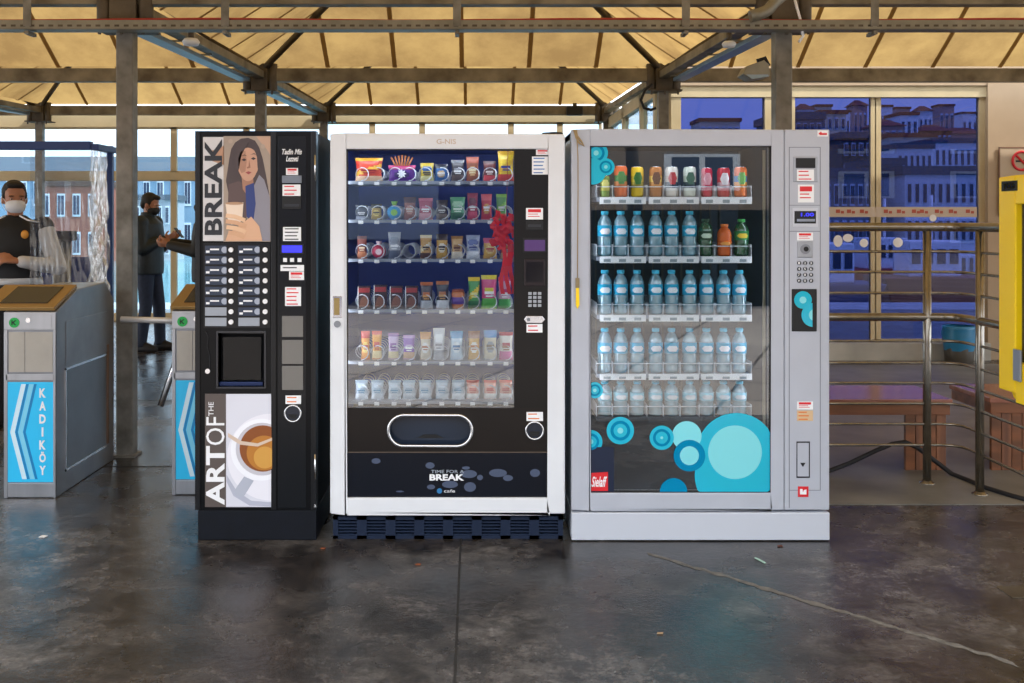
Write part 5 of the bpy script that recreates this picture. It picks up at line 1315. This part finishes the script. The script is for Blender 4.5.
mn, Mh, S = person('masked man in dark jacket and jeans standing side-on, looking at his phone', (X(149, Ymn), Ymn, 0), PI/2-.12, 1.74,
    [((-.24, -.03, 1.12), (-.09, -.22, 1.23), (.1, -.9, .35), (.6, 0, .6), .9), ((.24, -.03, 1.12), (.08, -.24, 1.24), (-.1, -.9, .35), (-.6, 0, .6), .9)],
    .0, .38, M_skin, M_hair, M_jkt, M_jean, M_maskb, M_rub, stance=((0, .02), (.0, -.10)), bulk=1.18)
MB().loft([(0, .01, 1.44, .085, .08), (0, .012, 1.50, .078, .075), (0, .015, 1.515, .07, .068)], 20).build('collar', M_jkt, mn)
# phone: separate thing
R = Matrix.Rotation(PI/2-.12, 4, 'Z'); pp = R @ Vector((0, -.345, 1.29))
ph = MB().box(-.036, .036, -.004, .004, -.07, .07).build('mobile_phone', M_blk2, None, .002); ph.location = (X(149, Ymn)+pp.x, Ymn+pp.y, pp.z); ph.rotation_euler = (-.7, 0, PI/2-.12)
tag(ph, 'dark mobile phone held up in the hands of the man in jeans', 'phone')
Yp3 = 9.6
p3, Mh, S = person('person in black coat reaching out an arm, almost hidden by the coffee machine', (X(207.5, Yp3), Yp3, 0), -PI/2+.1, 1.74,
    [((-.25, -.12, 1.17), (-.12, -.36, 1.22), (.1, -.9, .2), (.6, 0, .6), .9), ((.25, -.06, 1.14), (.12, -.34, 1.20), (-.1, -.9, .1), (-.6, 0, .6), .9)],
    .0, .2, M_skin, M_hair, M_vest, M_trk, M_maskb, M_rub, bulk=1.15)

# ------------------------------------------------------------------ railing on the right
t = thing('railing', 'tall tubular steel railing turning a corner, right of the drinks machine', 'railing', (2.3, 5.42, 0))
Yw = 5.42; XC = 2.63; yN = 2.2
def run(z, r, nm, xs=1.45):
    pts = [(xs, Yw, z), (2.0, Yw, z), (XC-.10, Yw, z), (XC-.04, Yw-.015, z), (XC-.008, Yw-.06, z), (XC, Yw-.12, z), (XC, 4.8, z), (XC, yN, z)]
    return MB().tube(pts, r, 12).build(nm, M_rail, t)
run(Z(227, Yw), .024, 'top_rail'); run(Z(317, Yw), .022, 'handrail')
for py in (251.5, 272, 293, 341, 363, 383, 403.5, 424, 445): run(Z(py, Yw), .0075, 'cross_wire')
for x, y in ((X(927, 5.42), 5.42), (XC, 5.2), (XC, 4.2), (XC, 3.2), (XC, 2.2), (1.5, 5.42)):
    top = Z(227, Yw)
    MB().cyl((x, y, 0), (x, y, top-.02), .0215, n=16).build('rail_post', M_rail, t)
    MB().lathe([(.04, 0), (.04, .008), (.028, .012), (.024, .02)], (x, y, 0), 20).build('floor_flange', M_rail, t)
# benches
def bench(x0, x1, y0, y1, h, label):
    t = thing('wooden_bench', label, 'bench', ((x0+x1)/2, (y0+y1)/2, 0), 'wooden benches behind the railing')
    MB().box(x0, x1, y0, y1, h-.03, h).build('seat', mat('bench_top', '9a6a58', .18, noise=.3, scale=4, col2='7a4636', stretch=(.4, 5, 1)), t, .004)
    MB().box(x0+.01, x1-.01, y0+.01, y1-.01, h-.09, h-.03).build('apron', M_wood, t, .003)
    for a in (x0+.02, x1-.26):
        if x0 < 2.5 and a < 2.2:
            MB().box(x0+.005, x0+.045, y0+.02, y1-.02, 0, h-.09).build('leg_plank', M_woodp, t, .002); continue
        w = .235/4
        for i in range(4): MB().box(a+i*w, a+(i+1)*w-.004, y0+.02, y0+.045, .0, h-.09).build('leg_plank', M_woodp if i % 2 else M_wood, t, .002)
        for i in range(6): MB().box(a+.235-.02, a+.24, y0+.05+i*.07, y0+.11+i*.07, .0, h-.09).build('leg_plank', M_woodp, t, .002)
    return t
bench(1.97, 2.72, 5.68, 6.17, .41, 'varnished wooden bench behind the railing, right of the drinks machine')
bench(2.93, 4.6, 5.68, 6.17, .42, 'wooden bench at the right edge, behind the railing corner')
o = MB().tube([(X(px, y), y, max(.012, Z(py, y))) for px, py, y in ((800, 480, 5.50), (826, 472, 5.58), (850, 463, 5.62), (875, 451, 5.62), (892, 444, 5.62), (905, 442, 5.62), (918, 448, 5.61), (935, 461, 5.60), (952, 474, 5.58), (968, 482, 5.45), (985, 490, 5.3), (1012, 498, 5.14), (1045, 507, 4.98))], .013, 8).build('floor_hose', M_rub)
tag(o, 'dark hose snaking over the floor under the railing', 'hose'); rebase(o)
# bin with blue bag
Yk = 10.0; xk = X(959, Yk)
t = thing('waste_bin', 'round waste bin lined with a blue bag, by the blue windows', 'bin', (xk, Yk, 0))
MB().lathe([(.12, 0), (.132, .02), (.141, .15), (.138, .16)], (xk, Yk, 0), 24).build('bin_base', mat('bin_grey', '4a4640', .5), t)
mb = MB(); vs = []; n = 28
for j, (r, z) in enumerate(((.14, .13), (.152, .2), (.158, .3), (.15, .34), (.162, .365), (.14, .375))):
    for i in range(n): q = r*(1+.04*math.sin(i*5+j*2)); vs.append((xk+q*math.cos(2*PI*i/n), Yk+q*math.sin(2*PI*i/n), z))
mb.add(vs, [(j*n+i, j*n+(i+1) % n, (j+1)*n+(i+1) % n, (j+1)*n+i) for j in range(5) for i in range(n)], 0, True)
mb.build('bin_bag', mat('bag_blue', '2478a8', .35), t)
# no smoking sign
Ys = YR-.075
t = thing('no_smoking_sign', 'beige no smoking sign on the wall at the right edge', 'sign', (X(1022, Ys), Ys, Z(214, Ys)))
MB().pbox(1000, 148, 1046, 215, Ys, .012).build('sign_board', mat('sign_b', 'b8a690', .5), t, .002)
MB().pbox(999, 147, 1047, 148.2, Ys-.003, .008).pbox(999, 214.5, 1047, 215.7, Ys-.003, .008).pbox(999, 147, 1000.2, 215.7, Ys-.003, .008).build('sign_edge', mat('sign_e', '7a5a48', .5), t)
c0 = Vector((X(1021.5, Ys), Ys-.004, Z(161, Ys))); R_ = 9*Ys/F
MB().tube([c0+Vector((R_*math.cos(i*PI/18), 0, R_*math.sin(i*PI/18))) for i in range(36)], .014, 6, closed=True).build('red_ring', M_red, t)
MB().tube([c0+Vector((-R_*.7, 0, R_*.7)), c0+Vector((R_*.7, 0, -R_*.7))], .012, 6).build('red_bar', M_red, t)
MB().box(c0.x-.06, c0.x+.06, c0.y-.0, c0.y+.003, c0.z-.012, c0.z+.008).build('cigarette_mark', M_ink, t)
# yellow machine at the right edge
t = thing('yellow_kiosk', 'yellow payment kiosk with black screen cut off by the right edge', 'kiosk', (2.52, 4.05, 0))
xf = 2.40; ya, yb_ = 3.55, 4.575; za, zb_ = .62, 1.625
prof = [(yb_, za+.04), (yb_-.03, za+.0), (yb_-.12, za-.02), (ya, za-.04), (ya, zb_), (yb_-.01, zb_)]
sc0, sc1, sz0, sz1 = yb_-.14, ya+.15, .80, 1.50
mb = MB()
def xbox(y0, y1, z0, z1, x0, x1): mb.box(x0, x1, min(y0, y1), max(y0, y1), z0, z1)
n = len(prof); vs = [(xf+.05, y, z) for y, z in prof]+[(2.56, y, z) for y, z in prof]
mb.add(vs, [tuple(range(n)), tuple(range(n, 2*n))]+[(i, (i+1) % n, n+(i+1) % n, n+i) for i in range(n)])
mb.build('casing', M_yellow, t, .01)
mb = MB(); xbox(yb_, sc0, za+.04, zb_, xf, xf+.05); xbox(ya, sc1, za+.0, zb_, xf, xf+.05); xbox(sc0, sc1, sz1, zb_, xf, xf+.05); xbox(sc0, sc1, za+.0, sz0, xf, xf+.05)
mb.build('front_frame', M_yellow, t, .006)
sc_ = MB().box(xf+.03, xf+.05, sc1, sc0, sz0, sz1).build('screen', mat('kscreen', '1a2434', .12), t)
MB().box(xf+.026, xf+.03, sc1+.02, sc0-.04, sz0+.02, sz0+.22).build('keypad_plate', M_blk2, t)
MB().box(xf+.022, xf+.026, sc0-.20, sc0-.08, sz0+.04, sz0+.10).build('yellow_mark', M_yellow, t)
MB().box(xf-.003, xf, yb_-.16, yb_-.03, zb_-.065, zb_-.02).build('black_label', M_blk2, t)
MB().box(xf-.012, xf, yb_-.20, yb_-.14, za+.10, za+.24).build('grey_slot', M_shelf, t, .004)
MB().box(xf+.07, xf+.17, 3.75, 4.2, 0, .60).build('pedestal', M_blk2, t, .01); MB().box(xf+.02, xf+.2, 3.65, 4.3, 0, .02).build('base_plate', M_blk2, t)
# "705" on the black label, facing left
def side_text(s, x, y0, y1, z0, z1, m, par):
    o = text(s, 0, 0, 10, 10, 1, m, par, name='lettering'); me = o.data; org = ORG[par.name]
    us = [v.co.x for v in me.vertices]; ws = [v.co.z for v in me.vertices]; a, b, c, d = min(us), max(us), min(ws), max(ws)
    for v in me.vertices:
        u = (v.co.x-a)/(b-a); w = (v.co.z-c)/(d-c); dd = v.co.y; v.co = Vector((x+(.001 if dd > (1-org[1]) else 0)-org[0], y0+(y1-y0)*u-org[1], z0+(z1-z0)*w-org[2]))
side_text('705', xf-.0042, yb_-.045, yb_-.145, zb_-.055, zb_-.03, M_yellow, t)
# small litter on the floor
def litter(px, py, pts, m, name, label, cat='litter'):
    Y = CZ*F/(py-CY); x = X(px, Y)
    o = MB().add([(x+a, Y+b, .003+c) for a, b, c in pts]+[(x+a, Y+b, .0055+c) for a, b, c in pts], [tuple(range(len(pts))), tuple(range(len(pts), 2*len(pts)))]+[(i, (i+1) % len(pts), len(pts)+(i+1) % len(pts), len(pts)+i) for i in range(len(pts))]).build(name, m)
    tag(o, label, cat, 'litter on the floor'); rebase(o); o.location.z = .0016
litter(43, 537, [(-.015, -.01, 0), (.012, -.014, 0), (.018, .01, 0), (-.01, .015, 0)], M_paper, 'flat_piece', 'tiny white scrap on the floor near the left edge')
litter(761, 561, [(-.02, .03, 0), (-.012, .035, 0), (.0, .01, 0), (.012, -.03, 0), (.004, -.035, 0), (-.006, -.005, 0)], mat('pale_green', 'a8c8b8', .5), 'plastic_strip', 'bent pale strip on the floor below the drinks machine')
litter(780, 546.5, [(-.012, -.01, 0), (.012, -.006, 0), (.01, .01, 0), (-.01, .008, 0)], mat('leaf_brown', '5a3020', .7), 'dead_leaf', 'small brown leaf at the foot of the drinks machine')
litter(418, 565, [(-.012, -.006, 0), (.01, -.008, 0), (.012, .008, 0), (-.006, .01, 0)], mat('leaf_orange', '8a4a28', .7), 'dead_leaf', 'small brown leaf on the floor below the snack machine')
litter(323, 549, [(-.012, -.006, 0), (.01, -.008, 0), (.012, .008, 0), (-.006, .01, 0)], mat('leaf_orange', '8a4a28', .7), 'dead_leaf', 'small leaf by the gap between coffee and snack machines')
litter(660, 634, [(-.012, -.006, 0), (.01, -.004, 0), (.012, .006, 0), (-.008, .005, 0)], mat('tan_scrap', '9a8060', .7), 'flat_piece', 'small tan scrap on the bare floor near the bottom edge')
# small plate set in the floor at the right edge
o = MB().box(X(1004, 3.84), X(1004, 3.84)+.3, 3.78, 3.9, 0, .003).build('floor_plate', M_beamD, None, .001); tag(o, 'grey metal cover plate in the floor at the right edge', 'cover plate'); rebase(o)

# ------------------------------------------------------------------ light, sky, camera
w = bpy.data.worlds.new('world'); SC.world = w; w.use_nodes = True; nt = w.node_tree; bg = nt.nodes['Background']
tc = nt.nodes.new('ShaderNodeTexCoord'); nz = nt.nodes.new('ShaderNodeTexNoise'); nz.inputs['Scale'].default_value = 2.5; nz.inputs['Detail'].default_value = 6
rp = nt.nodes.new('ShaderNodeValToRGB'); rp.color_ramp.elements[0].position = .35; rp.color_ramp.elements[1].position = .65
rp.color_ramp.elements[0].color = (.74, .86, 1, 1); rp.color_ramp.elements[1].color = (.98, .99, 1, 1)
nt.links.new(tc.outputs['Generated'], nz.inputs['Vector']); nt.links.new(nz.outputs['Fac'], rp.inputs[0]); nt.links.new(rp.outputs[0], bg.inputs[0])
bg.inputs[1].default_value = 2.1
su = bpy.data.lights.new('sun', 'SUN'); su.energy = 4.0; su.angle = .02; su.color = (1, .93, .82)
so = bpy.data.objects.new('sun', su); COL.objects.link(so)
sd = Vector((-.62, .24, -.72))   # light travels to -X; high sun at the right
so.rotation_euler = sd.to_track_quat('-Z', 'Y').to_euler()
cam = bpy.data.cameras.new('camera'); co = bpy.data.objects.new('camera', cam); COL.objects.link(co)
co.location = (0, 0, CZ); co.rotation_euler = (PI/2, 0, 0)
cam.sensor_width = 36; cam.lens = F/1024*36; cam.shift_x = (512-CX)/1024; cam.shift_y = -(341.5-CY)/1024; cam.clip_end = 600
SC.camera = co
vs_ = SC.view_settings; vs_.view_transform = 'Standard'; vs_.look = 'None'; vs_.gamma = 1; vs_.use_curve_mapping = False; vs_.exposure = .7
